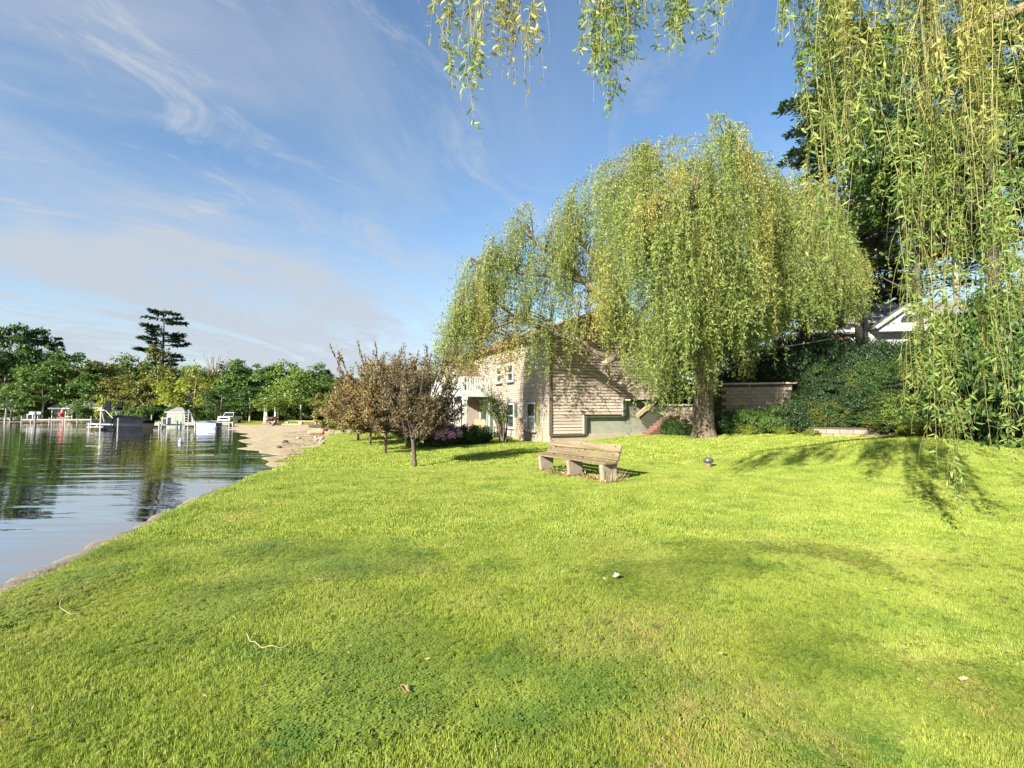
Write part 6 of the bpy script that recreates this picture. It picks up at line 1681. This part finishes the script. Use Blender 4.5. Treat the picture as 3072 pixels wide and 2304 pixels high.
    c = P(497, 1290, 58.5); t = thing('dock_box', 'pale grey box standing on the main dock in front of the shed', 'box', (c[0], c[1], WZ + .44)); MB().box((0, 0, .35), (.75, .6, .7)).build('body', M['boat_white'], t, bevel=.03); MB().box((0, 0, .73), (.82, .66, .06)).build('lid', M['dock_white'], t)
    # pontoon with blue cover
    c = P(628, 1290, 56); t = thing('pontoon_boat', 'small pontoon boat with a blue cover moored at the dock', 'boat', (c[0], c[1], WZ), R(5)); t.scale = (.68, .8, .75)
    for s in (-.7, .7): MB().tube([(-1.6, s, .12), (-1.3, s, .1), (1.3, s, .1), (1.55, s, .2)], [.1, .24, .24, .06], 10).build('pontoon', M['grey_metal'], t, smooth=True)
    MB().bb((-1.5, -.95, .34), (1.5, .95, .42)).build('deck', M['boat_white'], t)
    MB().bb((-1.45, -.95, .42), (1.45, -.9, .8)).build('side_panel', M['boat_white'], t); MB().bb((-1.45, .9, .42), (1.45, .95, .8)).build('side_panel', M['boat_white'], t)
    MB().prism([(-1.45, .8), (-1.2, 1.08), (-.2, 1.15), (.5, .92), (1.45, .84), (1.45, .8)], -.97, .97, lambda u, v, q: (u, q, v)).build('cover', M['blue_tarp'], t, bevel=.04)
    # buoy
    c = P(541, 1335, 31); t = thing('buoy', 'small white buoy floating in front of the docks', 'buoy', (c[0], c[1], WZ))
    MB().lathe([(.01, -.12), (.1, -.08), (.13, .02), (.1, .14), (.04, .2), (.035, .26), (.01, .27)], 14).build('float', M['boat_white'], t, smooth=True); MB().lathe([(.134, .0), (.134, .04)], 14).build('band', M['blue_tarp'], t)
    # shed
    c = P(500, 1260, 86); x, y = c[:2]; z = hz1(x, y)
    t = thing('shed', 'pale green garden shed with a grey hip roof on the far shore', 'shed', (x, y, z), R(8)); t.scale = (.85, .85, .9)
    MB().bb((0, 0, -.3), (3.3, 2.6, 1.95)).build('wall', M['shed_wall'], t)
    MB().add([(-.25, -.25, 1.95), (3.55, -.25, 1.95), (3.55, 2.85, 1.95), (-.25, 2.85, 1.95), (1.1, 1.3, 2.85), (2.2, 1.3, 2.85)], [(0, 1, 5, 4), (1, 2, 5), (2, 3, 4, 5), (3, 0, 4), (3, 2, 1, 0)]).build('roof', M['roof_grey'], t)
    d = MB().bb((.45, -.05, .1), (2.9, -.01, 1.7)).build('door', M['shed_door'], t); MB().bb((1.65, -.07, .1), (1.7, -.052, 1.7)).build('door_gap', M['green_dark'], d); MB().bb((.35, -.05, 1.7), (3.0, -.008, 1.82)).build('lintel', M['white_paint'], t)
    MB().bb((-.32, -.32, 1.88), (3.6, -.255, 1.98)).build('gutter', M['white_paint'], t)
    # white pickup
    c = P(690, 1276, 80); x, y = c[:2]; z = hz1(x, y)
    t = thing('pickup_truck', 'white pickup truck parked on the far beach', 'truck', (x, y, z), R(8)); t.scale = (.92, .92, .92)
    wm = m_plain('truck_white', (.72, .73, .76), None, 3, .3)
    MB().prism([(-.95, .45), (-.98, 1.0), (-.9, 1.12), (.9, 1.12), (.98, 1.0), (.95, .45)], -2.6, 2.8, lambda u, v, q: (u, q, v)).build('body', wm, t, bevel=.05)
    MB().add([(-.86, -1.0, 1.12), (.86, -1.0, 1.12), (.86, 1.0, 1.12), (-.86, 1.0, 1.12), (-.7, -.4, 1.8), (.7, -.4, 1.8), (.7, .8, 1.8), (-.7, .8, 1.8)], [(0, 1, 5, 4), (1, 2, 6, 5), (2, 3, 7, 6), (3, 0, 4, 7), (4, 5, 6, 7)]).build('cab', wm, t, bevel=.04)
    MB().add([(-.78, -.99, 1.18), (.78, -.99, 1.18), (.64, -.5, 1.73), (-.64, -.5, 1.73)], [(0, 1, 2, 3)]).build('windshield', M['glass'], t).modifiers.new('t', 'SOLIDIFY').thickness = .03
    MB().bb((-.6, -2.66, .68), (.6, -2.6, 1.0)).build('grille', M['boat_black'], t); MB().bb((-.98, -2.74, .42), (.98, -2.58, .62)).build('bumper', M['grey_metal'], t)
    for s in (-1, 1):
        MB().box((s * .78, -2.62, .88), (.3, .08, .2)).build('headlight', M['glass_grey'], t); MB().box((s * 1.06, -.75, 1.2), (.16, .1, .2)).build('mirror', M['boat_black'], t)
        MB().add([(s * .87, -.8, 1.2), (s * .87, .85, 1.2), (s * .74, .7, 1.7), (s * .74, -.38, 1.7)], [(0, 1, 2, 3)]).build('side_window', M['glass'], t).modifiers.new('t', 'SOLIDIFY').thickness = .04
        for yy in (-1.75, 1.7):
            wl = thing  # wheel: tyre ring with rim
            prof = [(s * .72, .2), (s * .72, .36), (s * .98, .36), (s * .98, .2)]
            b = MB(); vs = []; n = 14
            for xx, r in prof:
                for j in range(n): vs.append((xx, yy + r * math.cos(j * 6.2832 / n), .36 + r * math.sin(j * 6.2832 / n)))
            b.add(vs, [(i * n + j, i * n + (j + 1) % n, (i + 1) * n + (j + 1) % n, (i + 1) * n + j) for i in range(3) for j in range(n)]); w_ = b.build('wheel', M['tyre'], t)
            MB().prism([(yy + .22 * math.cos(j * .5236), .36 + .22 * math.sin(j * .5236)) for j in range(12)], s * .80, s * .93, lambda u, v, q: (q, u, v)).build('rim', M['grey_metal'], w_)
    # beach: log seats, driftwood, stones
    def log(px, Y, L, r, rz, lab, mat='log', name='log'):
        x = PX(px, Y); z = hz1(x, Y); o = MB().tube([(-L / 2, 0, r), (-L / 4, .05, r * 1.02), (L / 4, -.03, r), (L / 2, 0, r * .95)], [r * .95, r * 1.05, r, r * .9], 10).build(name, M[mat], smooth=False, loc=(x, Y, z - .03)); o.rotation_euler = (0, 0, rz); tag(o, lab, 'log')
    def plank_seat(px, Y, L, lab, rz=.05):
        x = PX(px, Y); z = hz1(x, Y); t = thing('beach_bench', lab, 'bench', (x, Y, z), rz)
        MB().bb((-L / 2, -.22, .38), (L / 2, .22, .5)).build('seat', M['log'], t)
        for xx in (-L * .35, L * .35): MB().bb((xx - .2, -.2, -.1), (xx + .2, .2, .38)).build('leg', M['log'], t)
    plank_seat(884, 66, 2.6, 'pale plank bench at the back of the beach, left one'); plank_seat(928, 63, 2.8, 'tan plank bench at the back of the beach, right one'); log(875, 62, 2.2, .12, .1, 'thin pale log on the grass behind the beach'); log(1000, 52, 5, .16, -.1, 'dark drifted log by the low bushes', 'bark_dark')
    x = PX(823, 63); z = hz1(x, 63); t = thing('driftwood_pile', 'pile of grey brown driftwood at the back of the beach', 'wood pile', (x, 63, z)); 
    for i in range(14):
        a = rng.uniform(0, 3.14); l = rng.uniform(.7, 1.3); c = np.array([rng.normal(0, .4), rng.normal(0, .4), .12 + .07 * i]); d = np.array([math.cos(a), math.sin(a), rng.uniform(-.2, .2)]) * l; d[2] = abs(d[2])
        MB().tube([c - d * .9, c, c + d * .9], [.09, .11, .06], 6).build('branch', M['driftwood' if i % 3 else 'bark_dark'], t)
    # broken wooden chair-like driftwood near the lawn
    x = PX(960, 37); z = hz1(x, 37); t = thing('driftwood_stump', 'reddish uprooted stump lying on the sand near the lawn', 'stump', (x, 37, z), .3)
    MB().tube(catmull([(-.75, 0, .18), (-.2, .05, .26), (.35, 0, .3)], 8), [.14, .16, .18, .2, .22, .23, .24, .22], 9).build('trunk', M['driftwood'], t, smooth=True)
    for i in range(9):
        a = rng.uniform(0, 6.28); MB().tube(catmull([(.3, 0, .3), (.5, .3 * math.cos(a), .3 + .3 * math.sin(a)), (.45 + rng.uniform(0, .35), .62 * math.cos(a), max(.02, .35 + .6 * math.sin(a)))], 6), np.linspace(.09, .025, 6), 6).build('root', M['driftwood'], t, smooth=True)
    def stone(px, py, Y, s, lab, mat):
        x = PX(px, Y); z = hz1(x, Y); import bmesh
        bm = bmesh.new(); bmesh.ops.create_icosphere(bm, subdivisions=2, radius=s)
        for v in bm.verts: v.co *= 1 + .22 * (rng.random() - .5); v.co.z *= .62
        me = bpy.data.meshes.new('rock'); bm.to_mesh(me); bm.free(); o = link('rock', me, M[mat], None, (x, Y, z + s * .3)); tag(o, lab, 'rock')
    M['rock_dark'] = m_plain('rock_dark', (.05, .042, .036), (.03, .026, .022), 6, .8, .6); M['rock_grey'] = m_plain('rock_grey', (.3, .26, .2), (.2, .17, .13), 6, .85, .6)
    stone(860, 1324, 30, .16, 'round dark rock on the sand at the water edge', 'rock_dark'); stone(842, 1341, 25.8, .13, 'smaller dark rock half in the shallow water', 'rock_dark'); stone(898, 1316, 33, .15, 'flat grey rock on the middle of the beach', 'rock_grey')
    for i in range(16):
        px = rng.uniform(950, 975); Y = rng.uniform(27.5, 34); stone(px, None, Y, rng.uniform(.08, .17), 'pale rounded stone piled at the lawn corner by the beach', 'rock_grey'); bpy.context.scene.collection.objects[-1]['group'] = 'stones at the lawn corner'
    # leaf and twig litter on the sand
    n = 2600; px = rng.uniform(850, 980, n); Y = rng.uniform(19, 45, n); x = (px - 1536) / F * Y; ok = in_poly(x, Y, BEACH) & (shore_sd(x, Y) > .5) & (vnoise(x, Y, .6, 6) > .45)
    x, Y = x[ok], Y[ok]; c = np.stack([x, Y, hz(x, Y) + .015], -1); d = rand_unit(len(c)) * [1, 1, .15]
    o = leaf_obj('beach_litter', c, d, rng.uniform(.06, .2, len(c)), rng.uniform(.03, .07, len(c)), m_leaf('litter', ((.10, .07, .04), (.22, .15, .08), (.34, .25, .15)), 0.), nrm=unit(np.array([0, 0, 1.0]) + .4 * rand_unit(len(c)))); tag(o, 'brown leaf and twig litter scattered on the beach sand', 'litter', kind='stuff')
build_shore_things()
